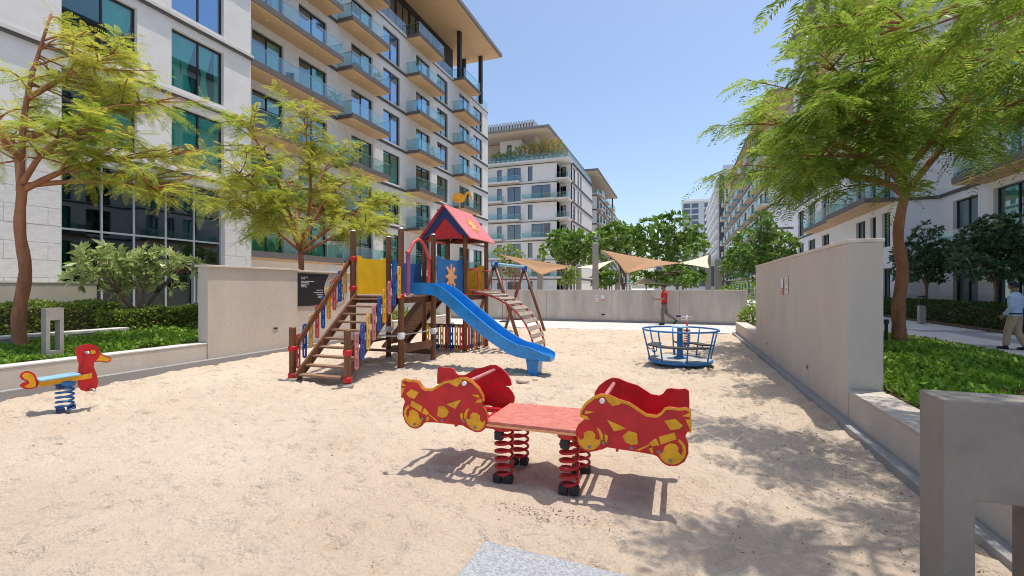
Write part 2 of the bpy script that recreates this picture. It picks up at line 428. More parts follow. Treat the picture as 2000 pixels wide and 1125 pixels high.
# kerbs along the sand
struct('kerb', MB().box(1.745, 1.855, -2.4, 17.6, -0.1, 0.075), 'granite_kerb', 0.008)
kl = struct('kerb', MB().box(-9.12, -8.985, -2.4, 17.6, -0.1, 0.135), 'granite_kerb', 0.006)

def slabwall(name, x0, x1, y0, y1, z1, label, cat, m='wall_paint', cap=0.045, over=0.012, z0=-0.1, capm='wall_cap', joints=()):
    t = thing(name, ((x0+x1)/2, (y0+y1)/2, 0), label, cat)
    cuts = [y0]+list(joints)+[y1]
    for a, b in zip(cuts[:-1], cuts[1:]):
        MB().box(x0, x1, a+(0.004 if a != y0 else 0), b-(0.004 if b != y1 else 0), z0, z1-cap).build('wall_panel', m, t, bevel=0.006)
    for j in joints: MB().box(x0+.02, x1-.02, j-.03, j+.03, z0, z1-cap-.002).build('joint_filler', 'granite_kerb', t)
    MB().box(x0-over, x1+over, y0-over, y1+over, z1-cap+0.001, z1).build('coping', capm, t, bevel=0.006)
    return t
WR = slabwall('boundary_wall', 1.86, 2.2, 6.38, 13.2, 2.17, 'tall beige rendered wall with signs, beside the leafy bed and reddish tree trunk', 'wall', joints=(10.9,))
slabwall('planter_wall', 1.86, 2.2, -2.4, 6.36, 0.42, 'low planter wall with wide stone coping in front of the tall beige wall', 'planter wall', cap=0.03, over=0.006, capm='concrete')
slabwall('planter_wall', 1.86, 2.2, 13.22, 17.6, 0.42, 'short low planter wall running from the tall beige wall to the back pavement', 'planter wall', cap=0.03, over=0.006)
WL = slabwall('boundary_wall', -9.4, -9.12, 6.8, 9.18, 2.08, 'pale rendered wall section with slot light, beside the black notice board', 'wall', over=.045)
WL2 = slabwall('boundary_wall', -9.4, -9.2, 9.2, 13.4, 2.06, 'rendered wall section carrying the black notice board and lined disc', 'wall', over=.045)
slabwall('planter_wall', -9.4, -9.12, -2.4, 6.78, 0.47, 'low planter wall with pale coping behind the duck spring rider', 'planter wall', cap=0.03, over=0.008, capm='slab_pale')
slabwall('planter_wall', -9.4, -9.12, 13.42, 17.6, 0.47, 'low planter wall with shrubs behind the playhouse', 'planter wall', cap=0.03, over=0.008, capm='slab_pale')
# step lights in the walls
def steplight(parent, x0, x1, y, z, w=0.16, h=0.1):
    a = MB().box(x0, x1, y-w/2, y+w/2, z-h/2, z+h/2).build('step_light', 'galv', parent)
    MB().box(min(x0, x1)-0.002, max(x0, x1)+0.002, y-w/2+0.03, y+w/2-0.03, z-h/2+0.035, z+h/2-0.02).build('lens', 'frame_dark', a)
steplight(WL, -9.13, -9.112, onX(538, 662, -9.12)[1], 0.62)
p = onX(1578, 718, 1.86); steplight(WR, 1.852, 1.87, p[1], p[2], 0.14, 0.11)
p = onX(1498, 672, 1.86); steplight(WR, 1.852, 1.87, p[1], p[2], 0.14, 0.11)
# signs on the right wall
def wallsign(loc, rot, label, red):
    t = thing('wall_sign', loc, label, 'sign'); t.rotation_euler = (0, 0, rot); t['_local'] = 1
    MB().box(-0.085, 0.085, -0.006, 0.0, -0.15, 0.15).build('sign_plate', 'sign_white', t)
    s = MB(); k = MB()
    if red:
        s.box(-0.075, 0.075, -0.008, -0.0055, -0.14, -0.01)
        for i in range(3): k.box(-0.06, 0.05-0.02*i, -0.0095, -0.0075, -0.05-0.03*i, -0.04-0.03*i)
        s.build('red_field', 'red_fade', t); k.build('printed_lines', 'sign_white', t)
    else:
        s.prism(circle(0, 0.06, 0.06, 20), lambda a, b, q: (a, q, b), -0.0085, -0.0065)
        s.build('ring_mark', 'red_fade', t)
        k.prism(circle(0, 0.06, 0.045, 20), lambda a, b, q: (a, q, b), -0.0105, -0.0085)
        k.build('ring_centre', 'sign_white', t)
        b = MB().box(-0.008, 0.008, -0.013, -0.0105, 0.03, 0.09)
        for i in range(3): b.box(-0.06, 0.06-0.015*i, -0.0085, -0.0065, -0.06-0.025*i, -0.05-0.025*i)
        b.build('printed_lines', 'frame_dark', t)
p1 = onX(1527, 558, 1.845); p2 = onX(1535, 557, 1.845)
wallsign((1.848, p1[1]-0.02, p1[2]-0.03), R(-90), 'small white and red sign on the tall beige wall, farther of the pair', True)
wallsign((1.848, p2[1]-0.06, p2[2]), R(-90), 'small white sign with round mark on the tall beige wall', False)

# notice board and lined disc on the left wall
y0, y1 = 9.24, 10.28
t = thing('notice_board', (-9.19, 9.7, 1.13), 'black notice board with white text and scooped edge on the rendered wall', 'sign')
dc = (11.02, 1.57); dr = 0.80
prof = [(y0, 1.13), (y1-0.02, 1.13)]
prof += [(y1+0.10-0.20*math.sin(math.pi*k/12), 1.13+0.85*k/12) for k in range(1, 12)] + [(y1+0.1, 1.98), (y0, 1.98)]
MB().prism(prof, lambda a, b, q: (q, a, b), -9.196, -9.178).build('board', 'sign_black', t)
for (ya, z, w) in [(9.36,1.885,.22),(9.36,1.84,.12),(9.36,1.775,.44),(9.36,1.735,.28),(9.36,1.70,.25),(9.36,1.665,.14),(9.36,1.63,.20)]:
    m_ = MB(); x = ya
    while x < ya+w:
        l = random.uniform(.02, .06); m_.box(-9.178, -9.1765, x, min(x+l, ya+w), z-.008, z+.008); x += l+.012
    m_.build('text_line', 'sign_white', t)
for (yb, z, w) in [(10.14,1.54,.24),(10.13,1.475,.33),(10.12,1.42,.22),(10.12,1.38,.18),(10.12,1.34,.16)]:
    m_ = MB(); x = yb-w
    while x < yb:
        l = random.uniform(.02, .06); m_.box(-9.178, -9.1765, x, min(x+l, yb), z-.008, z+.008); x += l+.012
    m_.build('text_line', 'sign_white', t)
t = thing('lined_disc', (-9.19, 10.8, 1.1), 'tan round wall emblem crossed by thin dark lines, beside the black notice board', 'sign')
MB().prism(circle(10.72, 1.56, 0.45, 40), lambda a, b, q: (q, a, b), -9.198, -9.186).build('disc', 'disc_tan', t)
ln = MB(); nod = [(10.72+0.42*random.random()**.5*math.cos(a), 1.56+0.42*random.random()**.5*math.sin(a)) for a in np.linspace(0, 12.5, 17)]
for i, a in enumerate(nod):
    for b in sorted(nod, key=lambda q: (q[0]-a[0])**2+(q[1]-a[1])**2)[1:4]:
        ln.beam((-9.184, a[0], a[1]), (-9.184, b[0], b[1]), 0.012, 0.004, (1, 0, 0))
ln.build('line_pattern', 'frame_dark', t)

# wall at the back of the playground
t = thing('back_wall', (-6, 21.8, 0), 'long low stained concrete wall behind the playground, shade sails above it', 'wall')
xs = [-16, -12.4, -9.2, -6.05, -2.9, 0.05, 2.75]
for a, b in zip(xs[:-1], xs[1:]):
    MB().box(a+0.004, b-0.004, 21.7, 21.95, -0.1, 1.47).build('wall_panel', 'concrete', t, bevel=0.008)
for a in xs[1:-1]: MB().box(a-.03, a+.03, 21.72, 21.93, -.1, 1.469).build('joint_filler', 'granite_kerb', t)
MB().box(-16.02, 2.77, 21.685, 21.965, 1.471, 1.515).build('coping', 'wall_cap', t, bevel=0.006)
MB().box(-16, 2.75, 21.64, 21.698, -0.1, 0.10).build('plinth', 'granite_kerb', t)
for px, py in ((1178, 614), (1325, 617)):
    q = onY(px, py, 21.7); a = MB().box(q[0]-.16, q[0]+.16, 21.68, 21.71, q[2]-.08, q[2]+.08).build('step_light', 'galv', t)
    MB().box(q[0]-.10, q[0]+.10, 21.676, 21.69, q[2]-.045, q[2]+.03).build('lens', 'frame_dark', a)
for px, red in ((1165, False), (1177, True)):
    q = onY(px, 583, 21.69)
    wallsign((q[0], 21.694, q[2]), 0, 'small white and red sign on the back concrete wall' if red else 'small white sign with round mark on the back concrete wall', red)
slabwall('garden_wall', 4.6, 4.85, 14.5, 21.0, 1.55, 'beige wall end seen past the tall beige wall, behind the reddish tree trunk', 'wall')
# left: stepped ledges and wall in front of the building
slabwall('ledge', -12.62, -12.3, 0.5, 7.2, 0.66, 'low concrete ledge with pale top between hedge and ground cover', 'ledge', cap=0.06, over=0.02, capm='slab_pale', m='concrete_post')
slabwall('garden_wall', -14.75, -14.5, 0.5, 7.75, 1.76, 'grey rendered garden wall behind the clipped hedge', 'wall', cap=0.05)
# soil beds
struct('planting_bed', MB().prism([(2.2, -.1), (7.1, -.1), (7.1, .03), (4.9, .33), (2.2, .33)], lambda a, b, q: (a, q, b), -2.4, 17.4), 'soil')
def bed_z(x): return np.where(x > 4.9, .33-.30*(x-4.9)/2.2, .33)
struct('planting_bed', MB().box(-12.3, -9.4, -2.4, 17.4, -0.1, 0.40), 'soil')
struct('kerb', MB().box(7.1, 7.4, -2.4, 21.6, -0.1, 0.06), 'paving_pale', 0.008)
struct('planting_bed', MB().box(10.7, 13.85, 4, 60, -0.1, 0.10), 'soil')

# portal bollards of concrete
def portal(x0, x1, y0, y1, z0, z1, leg, top, bot, label):
    # with a sill the opening runs through x, else through y
    t = thing('portal_bollard', ((x0+x1)/2, (y0+y1)/2, z0), label, 'bollard')
    poly_o = [(x0, z0), (x0+leg, z0), (x0+leg, z1-top), (x1-leg, z1-top), (x1-leg, z0), (x1, z0), (x1, z1), (x0, z1)]
    if bot: 
        x0, x1, y0, y1 = y0, y1, x0, x1
        m = MB(); f = lambda a, b, q: (q, a, b)
        o = [(x0, z0), (x1, z0), (x1, z1), (x0, z1)]; i = [(x0+leg, z0+bot), (x1-leg, z0+bot), (x1-leg, z1-top), (x0+leg, z1-top)]
        for k in range(4):
            j = (k+1) % 4
            for q in (y0, y1): m.quad(f(*o[k], q), f(*o[j], q), f(*i[j], q), f(*i[k], q))
            m.quad(f(*o[k], y0), f(*o[j], y0), f(*o[j], y1), f(*o[k], y1))
            m.quad(f(*i[k], y0), f(*i[j], y0), f(*i[j], y1), f(*i[k], y1))
        m.build('frame', 'concrete_post', t)
    else:
        MB().prism(poly_o, lambda a, b, q: (a, q, b), y0, y1).build('frame', 'portal_concrete', t, bevel=0.008)
    return t
portal(1.14, 1.61, 2.65, 2.88, -0.05, 1.092, 0.115, 0.45, 0, 'large beige concrete portal bollard standing on the sand beside the low planter wall')
portal(-9.80, -9.66, 4.47, 4.70, 0.38, 1.27, 0.052, 0.2, 0.19, 'slim beige concrete portal bollard in the ground cover behind the duck rider')

# granite slab sunk in the sand
t = thing('granite_slab', (-0.6, 2.2, 0), 'speckled pale granite slab half buried in the sand', 'slab')
t['_local'] = 1
MB().prism([(-0.52, 0.42), (-0.55, -0.9), (0.85, -0.75), (0.42, 0.36)], lambda a, b, q: (a, b, q), -0.05, 0.043).build('slab', 'granite_slab', t, bevel=0.004)
# little path lights and posts on the right
q = onZ(1800, 633)
t = thing('path_light', (q[0], q[1], 0), 'stone bollard light with dark cage head before the long dark hedge', 'bollard light')
MB().box(q[0]-.12, q[0]+.12, q[1]-.12, q[1]+.12, -0.05, .82).build('column', 'concrete_post', t, bevel=.01)
c_ = MB()
for sx in (-1, 1):
    for sy in (-1, 1): c_.box(q[0]+sx*.10-.015, q[0]+sx*.10+.015, q[1]+sy*.10-.015, q[1]+sy*.10+.015, .82, 1.2)
c_.build('cage', 'frame_dark', t)
MB().box(q[0]-.14, q[0]+.14, q[1]-.14, q[1]+.14, 1.2, 1.26).build('cap', 'frame_dark', t)
q = onZ(1731, 668, .33)
t = thing('garden_light', (q[0], q[1], .33), 'slim dark garden spike light at the foot of the reddish tree trunk', 'garden light')
MB().tube([(q[0], q[1], .3), (q[0], q[1], .76)], .035, 10).build('post', 'frame_dark', t)
MB().tube([(q[0], q[1], .76), (q[0], q[1], .86)], .05, 12).build('head', 'frame_dark', t)
# ================================================================== BUILDINGS
FL = 3.4
class Facade:
    """flat front: origin O, rotz; local x = along, -y = outwards, z up"""
    def __init__(s, bld, O, rotz, wallm='stucco'):
        s.b = bld; s.O = Vector(O); s.r = rotz; s.m = wallm; s.cache = {}
        s.loc = s.O - Vector(bld.location)
    def put(s, name, me, u=0, n=0, z=0):
        c, sn = math.cos(s.r), math.sin(s.r)
        p = s.loc + Vector((c*u + sn*n, sn*u - c*n, z))
        return inst(name, me, s.b, p, s.r)
    def sub(s, name, me, par): return inst(name, me, par)
    def wall(s, u0, u1, z0, z1, holes, depth=0.22, m=None):
        us = sorted({u0, u1, *[h[0] for h in holes], *[h[1] for h in holes]}); zs = sorted({z0, z1, *[h[2] for h in holes], *[h[3] for h in holes]})
        mb = MB()
        for a, b in zip(us[:-1], us[1:]):
            for c, d in zip(zs[:-1], zs[1:]):
                mu, mz = (a+b)/2, (c+d)/2
                if any(h[0] < mu < h[1] and h[2] < mz < h[3] for h in holes): continue
                mb.quad((a, 0, c), (b, 0, c), (b, 0, d), (a, 0, d))
        for (a, b, c, d) in holes:
            mb.quad((a,0,c),(a,depth,c),(a,depth,d),(a,0,d)); mb.quad((b,0,c),(b,0,d),(b,depth,d),(b,depth,c))
            mb.quad((a,0,c),(b,0,c),(b,depth,c),(a,depth,c)); mb.quad((a,0,d),(a,depth,d),(b,depth,d),(b,0,d))
        me = bpy.data.meshes.new('wall'); me.from_pydata(mb.v, [], mb.f); me.materials.append(MATS[m or s.m])
        return s.put('wall', me)
    def window(s, h, mull=(0.5,), trans=(), glass='glass_window', frame='frame_dark', depth=0.18, curtain=None, fw=0.055):
        a, b, c, d = h; w = b-a; hh = d-c
        key = (round(w, 2), round(hh, 2), mull, trans, glass, frame, curtain, depth)
        if key not in s.cache:
            f = MB(); y0, y1 = depth-0.05, depth+0.05
            f.box(0, fw, y0, y1, 0, hh); f.box(w-fw, w, y0, y1, 0, hh); f.box(fw, w-fw, y0, y1, 0, fw); f.box(fw, w-fw, y0, y1, hh-fw, hh)
            for q in mull: f.box(w*q-fw/2, w*q+fw/2, y0+.002, y1-.002, fw, hh-fw)
            for q in trans: f.box(fw, w-fw, y0+.004, y1-.004, hh*q-fw/2, hh*q+fw/2)
            fm = f.mesh('window'); fm.materials.append(MATS[frame])
            gm = MB().box(fw*.6, w-fw*.6, depth-.008, depth+.008, fw*.6, hh-fw*.6).mesh('pane'); gm.materials.append(MATS[glass])
            cm = None
            if curtain: cm = curtain_mesh(w, hh, curtain, depth+0.14)
            s.cache[key] = (fm, gm, cm)
        fm, gm, cm = s.cache[key]
        o = s.put('window', fm, a, 0, c); s.sub('pane', gm, o)
        if cm: s.sub('curtain', cm, o)
        return o
    def box(s, name, u0, u1, n0, n1, z0, z1, m):
        me = MB().box(0, u1-u0, -(n1-n0), 0, 0, z1-z0).mesh(name); me.materials.append(MATS[m])
        return s.put(name, me, u0, n0, z0)
    def balcony(s, u0, u1, z, d=1.4, guard=1.05, sides=(1, 1), soffit='soffit_wood', edge='slab_edge', gl='glass_guard', lights=True, panels=0, rail='steel'):
        w = u1-u0; key = ('bal', round(w, 2), d, guard, sides, soffit, edge)
        if key not in s.cache:
            sl = MB().box(0, w, -d, 0, -0.13, 0.12).box(0.0, w, -d+.0, -d+.05, .12, .2).mesh('balcony'); sl.materials.append(MATS[edge])
            so = MB().box(0.06, w-0.06, -d+0.06, -.01, -0.20, -0.131).mesh('soffit'); so.materials.append(MATS[soffit])
            g = MB(); r = MB(); n = panels or max(1, round(w/1.5))
            for k in range(n): g.box(w*k/n+.02, w*(k+1)/n-.02, -d+.05, -d+.065, .16, guard)
            r.box(0, w, -d+.035, -d+.075, guard, guard+.03)
            for q, e in ((0, sides[0]), (w, sides[1])):
                if e:
                    x = q+.05 if q == 0 else q-.065
                    g.box(x, x+.015, -d+.08, -.04, .16, guard); r.box(x-.012, x+.028, -d+.08, 0, guard, guard+.03)
            gm = g.mesh('glass_guard'); gm.materials.append(MATS[gl]); rm = r.mesh('handrail'); rm.materials.append(MATS[rail])
            lm = None
            if lights:
                L = MB()
                for k in range(max(1, round(w/3))):
                    L.lathe((w*(k+.5)/max(1, round(w/3)), -d/2, -.212), [(.06, 0), (.06, .013)], 10)
                lm = L.mesh('downlight'); lm.materials.append(MATS['white'])
            s.cache[key] = (sl, so, gm, rm, lm)
        sl, so, gm, rm, lm = s.cache[key]
        o = s.put('balcony', sl, u0, 0, z)
        s.sub('soffit', so, o); s.sub('glass_guard', gm, o); s.sub('handrail', rm, o)
        if lm: s.sub('downlight', lm, o)
        return o
def curtain_mesh(w, h, kind, y):
    mb = MB(); m = 'curtain_blue' if kind == 'blue' else 'curtain'
    def sheet(x0, x1, z0=0.05, z1=None, tie=None):
        z1 = z1 or h-0.06; N = max(6, int((x1-x0)/0.045)); M = 10 if tie else 1
        i0 = len(mb.v)
        for j in range(M+1):
            t = j/M; z = z0+(z1-z0)*t; k = 1.0; cx = (x0+x1)/2
            if tie: k = 0.22+0.78*min(1, abs(t-tie)/0.5)**1.1 if t > tie else 0.22+0.5*min(1, (tie-t)/0.4)
            for i in range(N+1):
                x = x0+(x1-x0)*i/N; x = cx+(x-cx)*k
                mb.v.append((x, y+0.03*math.sin(i*1.9)+0.012*math.sin(i*4.3), z))
        for j in range(M):
            for i in range(N):
                a = i0+j*(N+1)+i; mb.f.append((a, a+1, a+N+2, a+N+1))
    if kind == 'tied':
        sheet(0.04, w*.24); sheet(w*.14, w*.5, tie=.42); sheet(w*.52, w*.86, tie=.42); sheet(w*.9, w*.98)
    elif kind == 'swag':
        sheet(w*.55, w*.98, tie=.25)
    elif kind == 'half': sheet(w*.5, w-.05)
    elif kind == 'sides': sheet(0.05, w*.28); sheet(w*.75, w-.05)
    else: sheet(0.05, w-0.05)
    me = mb.mesh('curtain'); me.materials.append(MATS[m])
    me.polygons.foreach_set('use_smooth', [True]*len(me.polygons)); return me
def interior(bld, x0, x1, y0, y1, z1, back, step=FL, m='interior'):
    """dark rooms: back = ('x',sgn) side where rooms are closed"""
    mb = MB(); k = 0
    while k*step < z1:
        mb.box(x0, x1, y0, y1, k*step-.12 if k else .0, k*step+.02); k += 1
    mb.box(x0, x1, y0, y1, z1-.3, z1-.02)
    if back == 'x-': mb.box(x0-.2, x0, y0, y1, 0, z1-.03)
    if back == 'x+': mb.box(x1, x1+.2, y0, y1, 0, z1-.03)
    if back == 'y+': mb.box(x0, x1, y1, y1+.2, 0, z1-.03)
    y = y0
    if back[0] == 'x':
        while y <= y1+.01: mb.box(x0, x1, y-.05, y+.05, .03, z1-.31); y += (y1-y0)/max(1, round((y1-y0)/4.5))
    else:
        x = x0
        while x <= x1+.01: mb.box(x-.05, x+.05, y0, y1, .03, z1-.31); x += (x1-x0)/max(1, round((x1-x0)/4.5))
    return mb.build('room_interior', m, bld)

# ---------------------------------------------------------------- left building
A = thing('apartment_building', (-24, 30, 0), 'large white apartment block with wood-soffit balconies and glazed lobby beside the playground', 'building')
AX = -21.0; U0 = 4.0
fa = Facade(A, (AX, U0, 0), R(90), 'stucco')
W1 = (10.15-U0, 12.63-U0); W2 = (14.0-U0, 16.48-U0); UE = 18.0-U0
holes = [(W1[0], W2[1], 0.25, 6.4)]
for k in range(2, 8):
    for w in (W1, W2): holes.append((w[0], w[1], k*FL+.33, k*FL+2.92))
    holes.append((1.4, 4.0, k*FL+.33, k*FL+2.92))
fa.wall(0, UE, 0, 27.2, holes, 0.3)
# side return of this block where the balcony wall steps back
fs = Facade(A, (AX, 18.0, 0), R(180), 'stucco'); fs.wall(0, 1.7, 0, 27.2, [])
cur = {(2, 0): 'half', (2, 1): 'full', (3, 0): 'swag', (3, 1): 'tied', (4, 0): 'sides', (4, 1): 'blue', (5, 0): 'full', (5, 1): 'full'}
for k in range(2, 8):
    for j, w in enumerate((W1, W2)):
        fa.window((w[0], w[1], k*FL+.33, k*FL+2.92), (0.53,), (), 'glass_blue' if k >= 4 else 'glass_window', curtain=cur.get((k, j), 'full'), depth=.22)
    fa.window((1.4, 4.0, k*FL+.33, k*FL+2.92), (0.5,), (), 'glass_window', curtain='sides', depth=.22)
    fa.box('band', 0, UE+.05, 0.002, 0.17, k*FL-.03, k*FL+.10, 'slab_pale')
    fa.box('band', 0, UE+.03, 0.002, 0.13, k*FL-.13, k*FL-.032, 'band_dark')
lob = (W1[0], W2[1], 0.25, 6.4)
lo = fa.window(lob, tuple((onX(p, 450, AX)[1]-U0-W1[0])/(W2[1]-W1[0]) for p in (205, 268, 330, 385)), (0.575,), 'glass_lobby', 'frame_pale', depth=.24, fw=.07)
lo['label'] = 'double-height lobby glazing'
# lobby door and lamps inside
fa.box('door_frame', 15.0-U0, 15.08-U0, -.2, -.02, 0.25, 3.0, 'frame_pale'); fa.box('door_handle', 15.2-U0, 15.24-U0, -.22, -.06, 0.9, 2.2, 'steel')
for px, py in ((150, 470), (212, 458)):
    q = onX(px, py, -22.5)
    MB().lathe((-22.6, q[1], q[2]-.2), [(.08, .35), (.42, .3), (.45, .05), (.4, 0)], 18).build('pendant_lamp', 'frame_dark', A, True)
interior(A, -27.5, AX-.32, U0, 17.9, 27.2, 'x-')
# stone panels on the piers
def stone_panels(f, u0, u1, z0, z1, n=0.0):
    w0 = 1.15; h0 = .62; z = z0; row = 0
    while z < z1-.2:
        u = u0 - (w0/2 if row % 2 else 0)
        while u < u1-.05:
            a, b = max(u, u0), min(u+w0, u1)
            if b-a > .12:
                key = ('st', round(b-a, 2))
                if key not in f.cache:
                    me = MB().box(.006, b-a-.006, -.035, 0, .006, h0-.006).mesh('stone_panel'); me.materials.append(MATS['stone_clad']); f.cache[key] = me
                f.put('stone_panel', f.cache[key], a, 0.002+random.uniform(0, .008), z)
            u += w0
        z += h0; row += 1
stone_panels(fa, 0, W1[0]-.02, .1, 6.3); stone_panels(fa, W2[1]+.02, UE, .1, 6.3)
# balcony wing
BX = -22.65; V0 = 18.0; VE = 53.6-V0
fb = Facade(A, (BX, V0, 0), R(90), 'stucco')
cols = dict(d1=(19.5, 21.7), d2=(22.9, 25.4), d3=(27.9, 30.4), w1=(31.8, 34.2), d4=(36.8, 39.3), w2=(40.7, 43.0), d5=(45.7, 48.3), w3=(49.4, 52.0))
holes = []; wins = []
for k in range(0, 7):
    for n_, (a, b) in cols.items():
        h = (a-V0, b-V0, k*FL+(.14 if n_[0] == 'd' else .22), k*FL+2.72)
        holes.append(h); wins.append((k, n_, h))
fb.wall(0, VE, 0, 23.65, holes, 0.25)
opts = ['full', 'sides', 'half', None, 'full', 'half', 'sides']
for i, (k, n_, h) in enumerate(wins):
    gl = 'glass_blue' if (n_ == 'w1' and k >= 4) else ('glass_window' if (k*5+i) % 3 else 'glass_blue' if k > 3 else 'glass_window')
    fb.window(h, (0.5,), (), gl, curtain='blue' if (n_ == 'w1' and k >= 4) else opts[(i*3+k) % 7], depth=.2, fw=.07)
for k in range(1, 8):
    z = k*FL
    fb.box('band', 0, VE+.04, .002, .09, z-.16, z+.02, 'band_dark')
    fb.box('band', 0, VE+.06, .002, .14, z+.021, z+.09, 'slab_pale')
for k in range(1, 7):
    z = k*FL
    fb.balcony(0.02, 25.4-V0, z, 1.4, sides=(0, 1))
    fb.balcony(26.3-V0, 30.8-V0, z, 1.4)
    fb.balcony(35.1-V0, 39.7-V0, z, 1.4)
    fb.balcony(44.0-V0, 48.3-V0, z, 1.4)
fb.balcony(35.1-V0, 39.7-V0, 7*FL, 1.4); fb.balcony(44.0-V0, 48.3-V0, 7*FL, 1.4); fb.balcony(0.02, 30.8-V0, 7*FL, 1.4)
for (a, b) in ((30.85, 35.05), (39.75, 43.95), (48.35, 53.5)):
    me = MB()
    n = round((b-a)/1.4)
    for k in range(n): me.box((b-a)*k/n+.02, (b-a)*(k+1)/n-.02, -.06, -.045, .05, 1.05)
    m2 = me.mesh('terrace_guard'); m2.materials.append(MATS['glass_guard']); fb.put('terrace_guard', m2, a-V0, 0, 7*FL)
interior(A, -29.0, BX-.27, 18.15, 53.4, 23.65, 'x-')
MB().box(-29.2, BX+.14, 17.95, 53.66, 23.66, 23.82).build('terrace_floor', 'slab_pale', A)
# penthouse, dark glazed, and the broad roof
ph = Facade(A, (-24.9, 18.0, 0), R(90), 'band_dark')
hs = [(0.3+i*2.35, 0.3+i*2.35+2.2, 24.0, 28.9) for i in range(12)]
ph.wall(0, 30.5, 23.83, 29.45, hs, .15, 'frame_dark')
for i, h in enumerate(hs): ph.window(h, (.5,), (.62,), 'glass_far', depth=.1, curtain='half' if i % 3 == 0 else None)
MB().box(-29.0, -25.2, 18.1, 48.3, 23.83, 29.4).build('penthouse_core', 'interior', A)
MB().box(-29.0, -24.92, 48.32, 48.5, 23.83, 29.45).build('penthouse_end', 'frame_dark', A)
MB().box(-29.5, -20.3, 17.6, 52.0, 29.46, 29.6).build('roof_soffit', 'soffit_wood', A)
MB().box(-29.7, -20.1, 17.4, 52.2, 29.61, 29.98).build('roof', 'roof_edge', A)
for (x, y) in ((-22.4, 45.2), (-22.4, 50.9), (-24.6, 50.9)):
    MB().box(x-.2, x+.2, y-.2, y+.2, 23.83, 29.455).build('column', 'frame_dark', A)
MB().box(-29.2, BX, 53.61, 53.75, 0, 23.65).build('end_wall', 'stucco', A)

# ---------------------------------------------------------------- second block, facing the court
B = thing('apartment_building', (-28, 90, 0), 'white apartment block with planted roof terrace and raking wooden roof beyond the playhouse', 'building')
ff = Facade(B, (-38.0, 78.0, 0), 0, 'stucco'); XE = -17.65
def ux(px, y=400): return onY(px, y, 78.0)[0]+38.0
u_l, u_m, u_r = 2.0, ux(1019), ux(1087)
holes = []; wins = []
for k in range(0, 7):
    z = k*FL
    hs = [(ux(971), ux(980), z+.3, z+2.6), (ux(991), ux(1017), z+.15, z+2.75), (ux(945)-2, ux(945)+.2, z+.3, z+2.6)]
    if k % 2 == 0: hs.append((ux(1031), ux(1040), z+.2, z+2.8))
    else: hs.append((ux(1038), ux(1075), z+.15, z+2.75))
    for h in hs: holes.append(h); wins.append(h)
ff.wall(0, u_r, 0, 23.6, holes, .25)
for i, h in enumerate(wins): ff.window(h, (.5,) if h[1]-h[0] > 1.3 else (), (), 'glass_far', curtain=['sides', None, 'half', 'full'][i % 4] if h[1]-h[0] > 1.3 else None, depth=.2, fw=.07)
for k in range(1, 8):
    z = k*FL
    ff.box('band', 0, u_r, .002, .12, z-.2, z+.1, 'slab_pale'); ff.box('band', 0, u_r, .002, .08, z-.34, z-.202, 'band_dark')
    if k < 7:
        ff.balcony(0, ux(1019)-.1 if k % 2 == 0 else ux(984), z, 1.3, soffit='soffit_pale', edge='slab_pale', lights=False)
        if k % 2: ff.balcony(ux(1023), u_r, z, 1.3, soffit='soffit_pale', edge='slab_pale', lights=False, sides=(1, 0))
# corner loggia, then the side front towards the court
fl = Facade(B, (-38.0, 80.2, 0), 0, 'stucco')
fl.wall(u_r, 38+XE-.2, 0, 23.6, [(u_r+.15, u_r+1.2, k*FL+.15, k*FL+2.7) for k in range(7)], .15)
for k in range(7): fl.window((u_r+.15, u_r+1.2, k*FL+.15, k*FL+2.7), (), (), 'glass_far', depth=.1)
fr = Facade(B, (u_r-38.0, 78.0, 0), R(90), 'stucco'); fr.wall(0, 2.2, 0, 23.6, [])
for k in range(1, 7):
    ff.balcony(u_r+.02, 38+XE, k*FL, 0.9, soffit='soffit_pale', edge='slab_pale', lights=False, sides=(0, 1))
    MB().box(u_r-38, XE, 78.0, 80.19, k*FL-.2, k*FL+.12).build('loggia_floor', 'slab_pale', B)
MB().box(-38, XE+.1, 76.6, 100, 23.62, 23.9).build('terrace_slab', 'slab_pale', B)
fc = Facade(B, (XE, 80.2, 0), R(90), 'stucco')
holes = [(u, u+w, k*FL+.2, k*FL+2.75) for k in range(7) for (u, w) in ((.5, 2.0), (4.6, 1.2), (7.2, 1.2))]
fc.wall(0, 20, 0, 23.6, holes, .2)
for h in holes: fc.window(h, (), (), 'glass_far', depth=.15)
for k in range(1, 8): fc.box('band', 0, 20, .002, .1, k*FL-.3, k*FL+.05, 'band_dark')
interior(B, -37.8, u_r-38.05, 78.27, 82.5, 23.6, 'y+')
MB().box(u_r-38+.3, XE-.25, 80.4, 100, 0, 23.6).build('core', 'interior', B)
# terrace storey
ft = Facade(B, (-38.0, 80.5, 0), 0, 'stucco')
a = ux(967); b = ux(1010); ft.wall(a, b, 23.9, 29.0, [(ux(979)+.2, ux(987)+.3, 25.2, 28.2)], .2)
ft.window((ux(979)+.2, ux(987)+.3, 25.2, 28.2), (), (), 'glass_far')
MB().box(-38+a+.03, -38+b-.01, 80.75, 95, 23.9, 28.9).build('terrace_room', 'stucco', B)
MB().box(-38, -38+a-.02, 82, 95, 23.9, 28.9).build('terrace_room', 'soffit_pale', B)
MB().box(-38+b+.01, XE-6.5, 88, 95, 23.9, 28.9).build('terrace_room', 'soffit_pale', B)
MB().box(-24.2, -23.6, 79.2, 79.8, 23.9, 29.0).build('column', 'soffit_pale', B)
MB().box(-40, -21.0, 76.4, 107, 29.02, 29.2).build('roof_soffit', 'soffit_pale', B)
MB().box(-40.2, -20.8, 76.2, 107.2, 29.21, 29.6).build('roof', 'roof_edge', B)
gm = MB()
for k in range(14): gm.box(-38+k*1.45+.02, -38+(k+1)*1.45-.02, 76.72, 76.74, 23.95, 25.0)
